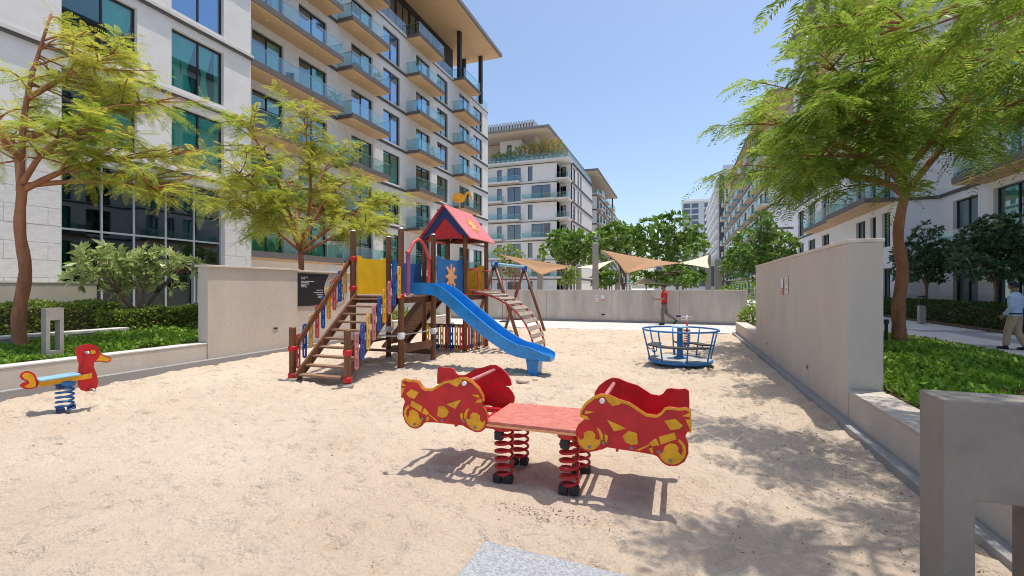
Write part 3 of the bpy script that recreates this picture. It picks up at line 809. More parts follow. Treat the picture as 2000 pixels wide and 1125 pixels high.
gm.box(XE-.02, XE, 76.8, 99, 23.95, 25.0); gm.build('terrace_guard', 'glass_guard', B)
lv = MB(); p = onY(1003, 240, 79); 
for k in range(26): lv.box(-39+k*.55, -39+k*.55+.32, 81, 81.2, 29.6, 32.6)
for k in range(24): lv.box(-25.2, -25.0, 81.3+k*.5, 81.6+k*.5, 29.6, 32.6)
lv.build('roof_louvres', 'louvre', B)
MB().box(-39, -25.4, 81.4, 93, 29.6, 32.3).build('plant_room', 'band_dark', B)

# ---------------------------------------------------------------- third and fourth blocks further along
def far_block(loc, x0, x1, y0, y1, floors, label, roof=True, x_over=0.5):
    T = thing('apartment_building', loc, label, 'building')
    f = Facade(T, (x0, y0, 0), 0, 'stucco'); H = floors*FL
    f.wall(0, x1-x0, 0, H, [])
    c = Facade(T, (x1, y0, 0), R(90), 'stucco')
    n = int((y1-y0)/5); holes = [(1+i*5, 3.6+i*5, k*FL+.2, k*FL+2.8) for k in range(floors) for i in range(n)]
    c.wall(0, y1-y0, 0, H, holes, .2)
    for h in holes: c.window(h, (.5,), (), 'glass_far', depth=.15, fw=.08)
    for k in range(1, floors+1):
        f.box('band', 0, x1-x0, .002, .1, k*FL-.35, k*FL-.05, 'band_dark')
        c.box('band', 0, y1-y0, .002, .1, k*FL-.35, k*FL-.05, 'band_dark')
        for i in range(0, n, 2): c.balcony(.5+i*5, 5+i*5, k*FL, 1.3, soffit='soffit_pale', edge='slab_pale', lights=False)
    MB().box(x0+.3, x1-.3, y0+.1, y1, 0, H-.05).build('core', 'interior', T)
    MB().box(x0, x1+.3, y0-.5, y1, H, H+.25).build('terrace_slab', 'slab_pale', T)
    MB().box(x0+.4, x1-2.6, y0+3, y1-2, H+.25, H+5.2).build('penthouse', 'soffit_pale', T)
    if roof:
        MB().box(x0-.5, x1+x_over, y0-1.5, y1, H+5.21, H+5.35).build('roof_soffit', 'soffit_pale', T)
        MB().box(x0-.7, x1+x_over+.2, y0-1.7, y1+.2, H+5.36, H+5.75).build('roof', 'roof_edge', T)
        MB().box(x1-.9, x1-.5, y1-1.2, y1-.8, H+.25, H+5.2).build('column', 'band_dark', T)
    g = MB()
    for k in range(int((y1-y0)/2)): g.box(x1+.2, x1+.22, y0-.4+k*2, y0+1.5+k*2, H+.25, H+1.3)
    g.box(x0, x1+.2, y0-.45, y0-.43, H+.25, H+1.3)
    g.build('terrace_guard', 'glass_guard', T)
    return T
far_block((-22, 120, 0), -26, -18.3, 109.5, 144, 7, 'grey-white apartment block with overhanging roof, next beyond the planted terrace block')
far_block((-22, 165, 0), -27, -17.0, 152, 185, 6, 'distant pale apartment block end with projecting balconies, last of the left row', False)

# ---------------------------------------------------------------- right-hand near building
C = thing('apartment_building', (16, 30, 0), 'white apartment block in shade behind the dark small trees and hedge', 'building')
f1 = Facade(C, (13.9, 32.8, 0), R(-90), 'stucco_cool')
holes = []; wn_ = []
for k in range(0, 8):
    z = k*FL
    for (a, b) in ((1.4, 3.6), (4.8, 7.6), (10.0, 12.4), (14.0, 16.5)):
        h = (a, b, z+(.12 if k != 2 else .3), z+2.85); holes.append(h); wn_.append(h)
f1.wall(0, 24, 0, 27.2, holes, .3)
for i, h in enumerate(wn_): f1.window(h, (.5,), (), 'glass_window', curtain=[None, 'sides', 'half', 'full'][(i*3) % 4], depth=.22, fw=.07)
for k in range(1, 8):
    f1.box('band', 0, 24, .002, .1, k*FL-.14, k*FL+.03, 'band_dark')
f1.balcony(4.2, 12.8, 2*FL, 1.3); f1.balcony(2.6, 12.8, FL, 1.2)
f2 = Facade(C, (11.9, 32.8, 0), 0, 'stucco_cool'); f2.wall(0, 2.0, 0, 27.2, [])
for k in range(2, 8): f2.box('band', 0, 2.0, .002, .1, k*FL-.14, k*FL+.03, 'band_dark')
f3 = Facade(C, (11.9, 58.0, 0), R(-90), 'stucco_cool')
def uy(px): return 58.0-onX(px, 450, 11.9)[1]
holes = []
for k in range(0, 8):
    for (a, b) in ((2.0, 4.2), (6.0, 8.4), (10.6, 12.6), (uy(1672), uy(1690)), (uy(1700), uy(1711)), (uy(1722), uy(1740)-.1)):
        if b-a > .5: holes.append((a, b, k*FL+(.15 if k != 1 else .7), k*FL+2.8))
f3.wall(0, 25.2, 0, 27.2, holes, .25)
for i, h in enumerate(holes): f3.window(h, (.5,), (), 'glass_window', curtain=[None, 'sides', None, 'full'][i % 4], depth=.2, fw=.07)
for k in range(2, 8):
    f3.box('band', 0, 25.2, .002, .09, k*FL-.14, k*FL+.03, 'band_dark')
    if k in (2, 4, 6): f3.balcony(8.9, 17.2, k*FL, 1.15); f3.balcony(17.25, 25.15, k*FL, 1.5)
MB().box(11.92, 40, 58.0, 58.2, 0, 27.2).build('end_wall', 'stucco_cool', C)
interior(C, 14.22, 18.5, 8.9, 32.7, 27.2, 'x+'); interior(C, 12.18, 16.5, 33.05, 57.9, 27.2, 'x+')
MB().box(11.0, 40, 8.5, 58.3, 27.22, 27.6).build('roof', 'roof_edge', C)

# right-hand second building: blank end wall, row of balconies, raking roof
D = thing('apartment_building', (20, 100, 0), 'white apartment block with blank end wall and many stacked balconies beyond the shaded block', 'building')
fe = Facade(D, (12.3, 75, 0), 0, 'stucco_cool'); fe.wall(0, 22, 0, 23.6, [])
for k in range(1, 8): fe.box('band', 0, 22, .002, .06, k*FL-.2, k*FL+.06, 'band_dark')
fd = Facade(D, (12.3, 143, 0), R(-90), 'stucco_cool')
holes = [(1+i*4.5, 3.8+i*4.5, k*FL+.2, k*FL+2.8) for k in range(7) for i in range(15)]
fd.wall(0, 68, 0, 23.6, holes, .2)
for i, h in enumerate(holes): fd.window(h, (.5,), (), 'glass_far', depth=.15, fw=.08)
for k in range(1, 8):
    fd.box('band', 0, 68, .002, .1, k*FL-.3, k*FL-.02, 'band_dark')
    for i in range(k % 2, 15, 2): fd.balcony(.5+i*4.5, 5.6+i*4.5, k*FL, 1.3, soffit='soffit_pale', edge='slab_pale', lights=False)
MB().box(12.6, 34, 75.3, 143, 0, 23.5).build('core', 'interior', D)
MB().box(14.3, 34, 77, 141, 23.62, 29.2).build('penthouse', 'soffit_pale', D)
MB().box(12.2, 34.3, 74.8, 143, 23.6, 23.85).build('terrace_slab', 'slab_pale', D)
MB().box(12.2, 35, 74, 144, 29.22, 29.36).build('roof_soffit', 'soffit_wood', D)
MB().box(12.0, 35.2, 73.8, 144.2, 29.37, 29.75).build('roof', 'roof_edge', D)
MB().box(12.6, 13.0, 142, 142.4, 23.86, 29.2).build('column', 'band_dark', D)
# third on the right, with dark stone fin, and the distant blue-glass block
E_ = thing('apartment_building', (20, 190, 0), 'distant white block with open balconies and a dark stone fin', 'building')
fx = Facade(E_, (13.5, 240, 0), R(-90), 'stucco_cool')
fx.wall(0, 78, 0, 41, [])
fy = Facade(E_, (13.5, 162, 0), 0, 'stucco_cool')
bays = []
for k in range(0, 12):
    for i in range(14):
        bays.append((1+i*5.3, 4.6+i*5.3, k*FL+.9, k*FL+2.9))
for b in bays: fx.box('window', b[0], b[1], .02, .10, b[2], b[3], 'spandrel_far')
for k in range(1, 12):
    for i in range(0, 14): fx.box('balcony', .6+i*5.3, 5.1+i*5.3, 0.11, 1.4, k*FL-.1, k*FL+.85, 'white')
MB().box(12.2, 13.45, 158, 161.9, 0, 37).build('stone_fin', 'dark_stone', E_)
MB().box(13.6, 40, 162.2, 240, 0, 40.9).build('core', 'stucco_cool', E_)
MB().box(13.5, 40, 161.9, 162.15, 0, 41).build('end_wall', 'stucco_cool', E_)
G_ = thing('office_building', (20, 330, 0), 'distant blue-glass office block with flat white roof line between the two rows', 'building')
q0 = onY(1333, 500, 300)[0]; q1 = onY(1384, 500, 300)[0]
MB().box(q0, q1, 300, 330, 0, 54).build('wall', 'louvre', G_)
MB().box(q0-.6, q1+.6, 299, 331, 54.01, 55.2).build('roof', 'white', G_)
fz = Facade(G_, (q0, 300, 0), 0)
for k in range(15):
    for (a, b) in ((.6, 4.4), (5.2, 9.0), (12.4, 16.4)):
        fz.box('window', a, b, .02, .15, k*3.55+.5, k*3.55+3.1, 'spandrel_far')
Hh = thing('low_building', (0, 120, 0), 'low distant glazed pavilion with pale roof seen between tree crowns', 'building')
MB().box(-6, 9, 125, 150, 0, 8).build('wall', 'stucco_cool', Hh); MB().box(-6.5, 9.5, 124.5, 150.5, 8.01, 8.6).build('roof', 'white', Hh)
for i in range(7): MB().box(-5.4+i*2.05, -3.9+i*2.05, 124.9, 124.99, 2, 7).build('window', 'spandrel_far', Hh)
# ================================================================== PLAYGROUND
# ---------------------------------------------------------------- timber play tower
T = thing('play_tower', (-5.6, 9.0, 0), 'timber play tower with red gabled roof, colourful stair and blue slide on the sand', 'playground')
PF = 1.45
def post(x, y, z1, z0=-0.2, r=0.058, foot=True):
    o = MB().tube([(x, y, z0), (x, y, z1-.03), (x, y, z1-.008), (x, y, z1)], [r, r, r*.97, r*.8], 14).build('post', 'wood', T, True)
    me = o.data
    for p in me.polygons:
        if abs(p.normal.z) > .7: p.use_smooth = False
    if foot: MB().lathe((x, y, -.06), [(.10, 0), (.105, .07), (.085, .10), (.07, .10)], 9).build('footing', 'concrete_post', o, loc=Vector((0, 0, 0)))
    return o
posts = dict(fl=(-6.32, 6.25), fr=(-5.07, 6.15), a1=(-6.25, 7.75), a2=(-5.11, 7.75), a3=(-6.2, 8.9), a4=(-5.03, 8.87),
             b1=(-6.1, 10.3), b2=(-4.95, 10.3), b3=(-6.0, 11.4), b4=(-4.85, 11.4))
for k, (x, y) in posts.items():
    z1 = .92 if k[0] == 'f' else (2.76 if k[0] == 'a' else 2.95)
    post(x, y, z1)
    if k[0] != 'f':
        MB().tube([(x, y, z1), (x, y, z1+.02)], [.06, .045], 14).build('post_cap', 'galv', T)
def clamp(x, y, z, r=.075, h=.09): MB().lathe((x, y, z), [(r*.9, 0), (r, .015), (r, h-.015), (r*.9, h)], 14).build('clamp', 'red', T, True)
# decks
for (x0, x1, y0, y1) in ((-6.2, -5.1, 7.75, 8.86), (-6.15, -5.02, 8.87, 10.28), (-6.08, -4.92, 10.29, 11.42)):
    n = int((y1-y0)/.14)
    for i in range(n): MB().box(x0, x1, y0+(y1-y0)*i/n+.004, y0+(y1-y0)*(i+1)/n-.004, PF-.03, PF).build('deck_plank', 'wood_step', T)
    for x in (x0+.03, x1-.03): MB().box(x-.03, x+.03, y0, y1, PF-.15, PF-.031).build('joist', 'wood_dark', T)
    for y in (y0+.04, y1-.04): MB().box(x0+.061, x1-.061, y-.03, y+.03, PF-.15, PF-.031).build('joist', 'wood_dark', T)
# stair: stringers, treads, hand rails, balusters
SA, SB = Vector((0, 6.22, 0.03)), Vector((0, 7.72, PF-.03))
for x in (-6.17, -5.2):
    MB().beam((x, 6.2, .06), (x, 7.78, PF-.02), .045, .17).build('stringer', 'wood_dark' if x > -6 else 'wood', T, bevel=.006)
for i in range(10):
    t = (i+.45)/10; y = 6.2+t*1.56; z = .02+t*1.42
    MB().box(-6.145, -5.225, y-.07, y+.07, z, z+.035).build('tread', 'wood_step', T, bevel=.004)
for x in (-6.30, -5.09):
    MB().beam((x, 6.3, .58), (x, 7.72, 2.16) if x < -6 else (x, 7.72, 2.0), .035, .09).build('handrail', 'wood', T, bevel=.006)
for x, y, z in ((-6.32, 6.25, .5), (-6.32, 6.25, .03), (-5.07, 6.15, .5), (-5.07, 6.15, .06), (-6.25, 7.75, 2.15), (-6.25, 7.75, 1.55)): clamp(x, y, z)
def pill(h, w=.088, th=.024, slots=3):
    m = MB(); f = lambda a, b, q: (q, a, b); r = w/2; b_ = .026
    m.prism([(r*math.cos(R(a)), h-r+r*math.sin(R(a))) for a in range(0, 181, 20)], f, -th/2, th/2)
    m.prism([(r*math.cos(R(a)), r+r*math.sin(R(a))) for a in range(180, 361, 20)], f, -th/2, th/2)
    m.prism([(-r, r), (-r+b_, r), (-r+b_, h-r), (-r, h-r)], f, -th/2, th/2); m.prism([(r-b_, r), (r, r), (r, h-r), (r-b_, h-r)], f, -th/2, th/2)
    hh = h-2*r
    for k in range(1, slots): 
        z = r+hh*k/slots; m.prism([(-r+b_, z-.04), (r-b_, z-.04), (r-b_, z+.04), (-r+b_, z+.04)], f, -th/2, th/2)
    m.lathe((0, 0, 0), [(.001, -.0)], 3) if 0 else None
    return m
PM = {}
for h in (.62, .5):
    for c_ in ('red_fade', 'blue_baluster', 'yellow', 'pink_fade', 'yellow_fade'):
        me = pill(h).mesh('baluster'); me.materials.append(MATS[c_]); PM[(h, c_)] = me
def base(o): return Vector(o.location)
seq = ['pink_fade', 'blue_baluster', 'yellow_fade', 'pink_fade', 'blue_baluster', 'yellow', 'pink_fade', 'blue_baluster', 'yellow_fade']
for i in range(9):
    t = i/8; y = 6.34+t*1.24; z = .24+t*1.16
    inst('baluster', PM[(.62, seq[i])], T, Vector((-5.045, y, z))-base(T))
seq2 = ['red_fade', 'blue_baluster', 'yellow_fade', 'red_fade', 'blue_baluster', 'yellow', 'red_fade', 'blue_baluster', 'yellow_fade']
for i in range(9):
    t = i/8; y = 6.40+t*1.22; z = .17+t*1.32
    inst('baluster', PM[(.62, seq2[i])], T, Vector((-6.345, y, z))-base(T))
# side panels
def wavy_panel(y0, y1, z0, z1, x, m, dip=.05):
    pts = [(y0, z0), (y1, z0), (y1, z1)]
    w = y1-y0
    pts += [(y1-w*.12, z1), (y1-w*.18, z1-dip), (y0+w*.18, z1-dip), (y0+w*.12, z1), (y0, z1)]
    return MB().prism(pts, lambda a, b, q: (q, a, b), x-.011, x+.011).build('side_panel', m, T)
wavy_panel(7.83, 8.82, PF+.02, 2.27, -6.22, 'yellow_panel')
wavy_panel(8.97, 10.22, PF+.02, 2.24, -6.15, 'blue_panel')
wavy_panel(8.95, 10.22, PF-.0, 2.30, -4.985, 'blue_panel')
MB().prism([(-5.92, PF), (-4.92, PF), (-4.92, 2.2), (-5.1, 2.2), (-5.15, 2.14), (-5.7, 2.14), (-5.75, 2.2), (-5.92, 2.2)], lambda a, b, q: (a, q, b), 11.39, 11.412).build('side_panel', 'yellow', T)
# sun emblem on the blue panel
def sun_poly(cx, cy, r, n=8, inner=.55):
    return [(cx+(r if k % 2 == 0 else r*inner)*math.cos(2*math.pi*k/(2*n)+.2), cy+(r if k % 2 == 0 else r*inner)*math.sin(2*math.pi*k/(2*n)+.2)) for k in range(2*n)]
def sun_pts(r, n=8):
    out = []
    for k in range(n):
        a = 2*math.pi*k/n
        for da, rr in ((-.22, .6), (-.13, .98), (.13, 1.0), (.2, .6), (.39, .55)): out.append((math.cos(a+da)*rr*r, math.sin(a+da)*rr*r))
    return out
MB().prism([(9.58+a*.9, 1.86+b) for a, b in sun_pts(.30)], lambda a, b, q: (q, a, b), -4.973, -4.955).build('sun_emblem', 'orange_fade', T)
# arch over the slide
ap = [(7.93, PF)] + [(7.93, 2.3)] + [tuple(p) for p in ()]
ar = MB()
ar.box(-5.075, -5.05, 7.88, 7.99, PF, 2.30); o = ar.build('arch_leg', 'purple_fade', T)
MB().box(-5.075, -5.05, 8.70, 8.80, PF, 2.22).build('arch_leg', 'red_fade', T)
cpts = bez([(-5.06, 7.87, 2.3), (-5.06, 7.96, 2.33), (-5.06, 8.12, 2.52), (-5.06, 8.36, 2.60), (-5.06, 8.58, 2.46), (-5.06, 8.72, 2.26), (-5.06, 8.82, 2.24)], 28)
MB().tube(cpts, .032, 8).build('arch_bow', 'red_fade', T, True)
clamp(-5.11, 7.75, PF-.06); clamp(-4.95, 10.3, PF-.08)
MB().tube([(-5.11, 7.78, PF-.015), (-5.04, 8.0, PF-.015)], .02, 8).build('bar', 'galv', T, True)
# slide: trough swept down
path = bez([(-5.02, 1.50), (-4.62, 1.49), (-4.35, 1.36), (-3.85, .98), (-3.35, .62), (-2.95, .40), (-2.72, .335), (-2.45, .31), (-2.2, .285)], 44)
yc = 8.30; hw = .265
sec = lambda wh, k: [(-hw-.018, -.02), (-hw-.018, wh+.01), (-hw-.03, wh+.03), (-hw+.012, wh+.03), (-hw+.022, wh-.01), (-hw+.05, .03), (-hw+.11, .0), (hw-.11, .0), (hw-.05, .03), (hw-.022, wh-.01), (hw-.012, wh+.03), (hw+.03, wh+.03), (hw+.018, wh+.01), (hw+.018, -.02), (hw-.1, -.045), (-hw+.1, -.045)]
sm = MB(); npf = 16
for k, p in enumerate(path):
    t = k/44; q0 = path[max(k-1, 0)]; q1 = path[min(k+1, 44)]; d = (q1-q0).normalized(); nx, nz = -d.y, d.x
    wh = .175 if t < .80 else .175-.12*(t-.80)/.20
    taper = 1.0 if t < .93 else 1.0-.35*((t-.93)/.07)**2
    for (a, b) in sec(wh, k):
        sm.v.append((p.x+nx*b, yc+a*taper, p.y+nz*b))
for k in range(44):
    for j in range(npf):
        j2 = (j+1) % npf; A_ = k*npf; sm.f.append((A_+j, A_+j2, A_+npf+j2, A_+npf+j))
sm.f.append(tuple(range(npf))); sm.f.append(tuple(44*npf+j for j in range(npf)))
so_ = sm.build('slide', 'slide_blue', T, True)
so_.modifiers.new('edge', 'EDGE_SPLIT').split_angle = R(50)
MB().lathe((0, 0, 0), [(.001, 0), (.001, .001)], 3) if 0 else None
lg = MB().prism([(-2.62, -.08), (-2.46, -.08), (-2.42, .27), (-2.68, .31)], lambda a, b, q: (a, q, b), 8.14, 8.46); lg.build('slide_foot', 'slide_blue', T, bevel=.02)
# hoops at the ladder side
for y in (10.42, 11.3):
    MB().tube(bez([(-4.93, y, PF+.1), (-4.72, y, PF+.1), (-4.66, y, PF+.18), (-4.66, y, PF+.5), (-4.70, y, PF+.6), (-4.93, y, PF+.6)], 20), .017, 8).build('grab_hoop', 'red_fade', T, True)
# bowed ladder
def lad(t): 
    a = t*math.pi/2*.96; return (-4.82+1.62*math.sin(a)*1.0, PF+.03-1.5*(1-math.cos(a)))
rail = [lad(t/20) for t in range(21)]
for y in (10.42, 11.32):
    MB().tube([(x, y, z) for x, z in rail], .024, 8).build('ladder_rail', 'red_steel', T, True)
for i in range(11):
    x, z = lad(.06+i*.088); x2, z2 = lad(.065+i*.088); d = Vector((x2-x, 0, z2-z)).normalized()
    MB().beam((x, 10.36, z+.035), (x, 11.38, z+.035), .115, .035, up=(-d.z, 0, d.x)).build('rung', 'wood_grey', T, bevel=.006)
# ramp on the far side
for y in (10.34, 11.36): MB().beam((-6.1, y, 1.4), (-7.35, y, .0), .06, .15).build('ramp_beam', 'wood_dark', T)
for i in range(15):
    t = (i+.5)/15; MB().beam((-6.1-1.2*t, 10.36, 1.44-1.34*t), (-6.1-1.2*t, 11.34, 1.44-1.34*t), .11, .03, up=(-.73, 0, .68)).build('ramp_plank', 'wood_step', T)
# roof
rx, rz = -5.42, 3.64; ex0, ex1, ez = -6.12, -4.70, 2.80; ry0, ry1 = 10.03, 11.66
def slab(p, q, name, m, th=.022):
    d = Vector((q[0]-p[0], 0, q[1]-p[1])).normalized(); n = Vector((-d.z, 0, d.x))
    if n.z < 0: n = -n
    return MB().prism([(0, ry0), (0, ry1), (1, ry1), (1, ry0)], lambda a, b, t: (p[0]+(q[0]-p[0])*a+n.x*t, b, p[1]+(q[1]-p[1])*a+n.z*t), 0, th).build(name, m, T)
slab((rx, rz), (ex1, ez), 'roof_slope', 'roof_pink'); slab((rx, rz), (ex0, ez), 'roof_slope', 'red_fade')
for y in (10.13, 11.55):
    o_ = [(ex0+.03, ez), (ex1-.03, ez), (rx, rz-.03)]; i_ = [(ex0+.34, ez+.14), (ex1-.34, ez+.14), (rx, rz-.30)]
    g_ = MB(); f = lambda a, b, q: (a, q, b)
    for k in (1, 2):
        j = (k+1) % 3; g_.prism([o_[k], o_[j], i_[j], i_[k]], f, y-.012, y+.012)
    g_.build('gable_frame', 'navy', T)
    MB().prism([(ex0+.22, ez+.02), (ex1-.22, ez+.02), (ex1-.30, ez+.12), (rx+.10, rz-.36), (rx-.10, rz-.36), (ex0+.30, ez+.12)], f, y+.014, y+.03).build('gable_panel', 'red', T)
for y in (10.3, 11.4): MB().beam((-6.1, y, 2.86), (-4.87, y, 2.86), .045, .07).build('tie_beam', 'wood_dark', T)
MB().beam((-4.9, 10.3, 2.88), (-4.85, 11.4, 2.88), .045, .07).build('tie_beam', 'wood_dark', T); MB().beam((-6.1, 10.3, 2.88), (-6.0, 11.4, 2.88), .045, .07).build('tie_beam', 'wood_dark', T)
sd = Vector((ex1-rx, 0, ez-rz)); sl = sd.length; sd.normalize(); sn = Vector((-sd.z, 0, sd.x))
MB().prism([(10.88+a, .52*sl+b) for a, b in sun_pts(.26)], lambda a, b, t: (rx+sd.x*b+sn.x*t, a, rz+sd.z*b+sn.z*t), .023, .035).build('sun_emblem', 'yellow_fade', T)
# bird on the ridge
bd = MB(); fb_ = lambda a, b, q: (rx+a*.9, 10.95+a*.45+q*.9, 3.64+b)
bd.prism([(x*.17-.02, .33+y*.13) for x, y in circle(0, 0, 1, 20)], fb_, -.012, .012)
bird = bd.build('weather_bird', 'yellow', T)
MB().prism([(-.015, 0), (.015, 0), (.015, .22), (-.015, .22)], fb_, -.010, .010).build('bird_leg', 'yellow_fade', T)
MB().prism([(.10, .36), (.15, .33), (.20, .44), (.24, .46), (.30, .30), (.31, .22), (.33, .32), (.28, .49), (.22, .52), (.16, .47)], fb_, -.010, .010).build('bird_neck', 'yellow', T)
# lower rails, benches and little fence
MB().tube([(-5.09, 7.75, .68), (-5.03, 8.87, .68)], .014, 8).build('bar', 'galv', T, True)
MB().tube([(-6.25, 7.75, .62), (-5.11, 7.75, .66)], .014, 8).build('bar', 'galv', T, True)
for x, y in ((-5.11, 7.75), (-5.03, 8.87), (-6.25, 7.75), (-6.2, 8.9)): MB().lathe((x, y, .60), [(.066, 0), (.075, .04), (.07, .1), (.062, .13)], 12).build('wrapping', 'white' if x > -6 else 'galv', T)
MB().beam((-5.10, 7.75, .40), (-5.03, 8.87, .40), .045, .16).build('low_beam', 'wood', T); MB().beam((-6.25, 7.75, .36), (-5.11, 7.75, .36), .10, .035).build('low_beam', 'wood_dark', T)
MB().box(-6.6, -6.2, 7.8, 8.9, .43, .47).build('bench_board', 'wood_dark', T); MB().beam((-6.2, 8.9, .2), (-5.03, 8.87, .2), .05, .09).build('low_beam', 'wood_dark', T)
MB().beam((-6.1, 10.3, .66), (-4.95, 10.3, .66), .045, .08).build('fence_rail', 'wood_dark', T); MB().beam((-6.1, 10.3, .14), (-4.95, 10.3, .14), .045, .08).build('fence_rail', 'wood_dark', T)
MB().beam((-4.95, 10.3, .66), (-4.85, 11.4, .66), .045, .08).build('fence_rail', 'wood_dark', T); MB().beam((-4.95, 10.3, .14), (-4.85, 11.4, .14), .045, .08).build('fence_rail', 'wood_dark', T)
cc = ['yellow', 'red_fade', 'blue_baluster', 'yellow_fade', 'red_fade', 'blue_baluster', 'yellow', 'red_fade']
for i in range(8):
    o = inst('baluster', PM[(.62, cc[i])], T, Vector((-5.98+i*.135, 10.26, .06))-base(T), R(90))
for i in range(7):
    o = inst('baluster', PM[(.62, cc[(i+1) % 8])], T, Vector((-4.90+i*.008, 10.42+i*.14, .06))-base(T))

# ---------------------------------------------------------------- swing
S = thing('swing_set', (-5.5, 15.1, 0), 'swing frame with blue beam on timber A-legs behind the play tower', 'swing')
MB().tube([(-5.5, 13.45, 2.36), (-5.5, 16.75, 2.40)], .05, 12).build('beam', 'pale_blue', S, True)
for y in (13.6, 16.6):
    for dx in (-.82, .82): MB().tube([(-5.5, y, 2.36), (-5.5+dx, y+.02, -.1)], .055, 10).build('leg', 'wood', S, True)
    MB().lathe((-5.5, y, 2.26), [(.08, 0), (.12, .04), (.12, .16), (.08, .2)], 12).build('bracket', 'blue_baluster', S)
for y in (14.5, 15.7):
    st = MB().box(-5.62, -5.38, y-.2, y+.2, .46, .5).build('swing_seat', 'rubber', S, bevel=.01)
    ch = MB()
    for s_ in (-1, 1): ch.tube([(-5.5, y+s_*.2, .48), (-5.5, y+s_*.2, 2.34)], .008, 6)
    ch.build('chain', 'chain', st, loc=Vector((0, 0, 0)))

# ---------------------------------------------------------------- seesaw with motorbike panels
W = thing('spring_seesaw', (-1.1, 3.8, 0), 'red and yellow four-spring seesaw with motorbike-shaped panels at both ends', 'seesaw')
YN, YF = 3.47, 4.13; XC = -1.10
def c6(x, y):
    q = onY(1060+.26667*x, 720+.26667*y, YN); return (q[0], q[2])
OUT = [(270,350),(275,305),(310,250),(370,205),(425,183),(480,190),(560,225),(640,250),(700,290),(760,330),(830,342),(862,325),(892,287),(930,280),(1000,290),(1055,285),(1085,305),(1090,380),(1090,470),(1060,465),(1045,492),(1068,555),(1068,620),(1040,680),(990,710),(940,712),(880,685),(835,640),(810,630),(700,610),(560,590),(470,575),(440,590),(380,605),(320,595),(270,550),(245,500),(240,450),(260,410),(300,375),(345,368)]
INN = [(282,352),(290,310),(322,266),(378,224),(430,205),(480,210),(555,245),(635,268),(695,310),(755,350),(832,360),(870,342),(905,302),(935,300),(1000,308),(1050,303),(1075,318),(1078,380),(1078,455),(1057,460),(1042,492),(1066,555),(1066,620),(1038,678),(989,708),(940,710),(881,683),(836,638),(810,628),(700,608),(560,588),(470,573),(440,588),(380,603),(321,593),(271,549),(246,500),(242,450),(262,411),(301,377),(345,371)]
PATCH = [[(450,196),(600,240),(560,262),(510,272),(478,238)],[(315,305),(382,316),(308,330)],[(285,335),(325,345),(345,372),(290,362)],[(470,370),(613,435),(525,457)],[(585,490),(630,453),(690,470),(697,550),(650,556),(605,535)],[(890,380),(970,365),(1028,415),(1000,440),(935,447)],[(850,497),(965,465),(980,515),(865,552)],[(780,540),(830,505),(855,558),(800,566)],[(690,592),(785,548),(780,563),(700,600)],[(1020,345),(1080,318),(1084,355)],[(1045,370),(1086,370),(1086,462)],[(780,580),(805,575),(810,622),(785,605)],[(455,475),(482,490),(470,540),(455,520)],
 [(345+84*math.cos(R(a)), 512+82*math.sin(R(a))) for a in range(-10, 191, 12)] + [(262,490),(278,520),(305,505),(302,470),(330,452),(365,455),(388,480),(385,510),(410,520),(430,500)],
 [(395,428),(420,440),(442,480),(440,525),(420,505),(415,470)],
 [(950+100*math.cos(R(a)), 600+99*math.sin(R(a))) for a in range(-62, 175, 12)] + [(880,610),(895,565),(930,545),(970,548),(995,575),(992,605),(1015,630),(1028,600),(1020,560),(990,530)]]
BOLT = [(345,570),(447,540),(650,577),(850,605),(935,672)]
def bike(mir, near):
    dz = .05 if mir else 0
    def tr(p):
        x, z = c6(*p); return ((2*XC-x) if mir else x, z+dz)
    f = lambda a, b, q: (a, q, b); sg = -1 if near else 1; y0 = YN if near else YF
    o = MB().prism([tr(p) for p in OUT], f, y0, y0-sg*.018).build('bike_panel', 'red', W)
    o2 = MB().prism([tr(p) for p in OUT], f, y0+sg*.0005, y0+sg*.004).build('yellow_layer', 'yellow', o, loc=Vector((0, 0, 0)))
    MB().prism([tr(p) for p in INN], f, y0+sg*.0045, y0+sg*.007).build('red_layer', 'red', o, loc=Vector((0, 0, 0)))
    for (cx, cy, r) in ((345, 512, 96), (950, 600, 113)):
        MB().prism([tr(q) for q in circle(cx, cy, r, 28)], f, y0-sg*.017, y0+sg*.0072).build('wheel', 'red', o, loc=Vector((0, 0, 0)))
    for p in PATCH: MB().prism([tr(q) for q in p], f, y0+sg*.0076, y0+sg*.0098).build('yellow_patch', 'yellow', o, loc=Vector((0, 0, 0)))
    for b in BOLT:
        c_ = tr(b); MB().prism(circle(c_[0], c_[1], .013, 12), f, y0+sg*.010, y0+sg*.014).build('bolt', 'bolt_grey', o, loc=Vector((0, 0, 0)))
    c_ = tr((438, 232)); MB().prism(circle(c_[0], c_[1], .019, 14), f, y0+sg*.010, y0+sg*.028).build('handle_cap', 'white', o, loc=Vector((0, 0, 0)))
    return tr
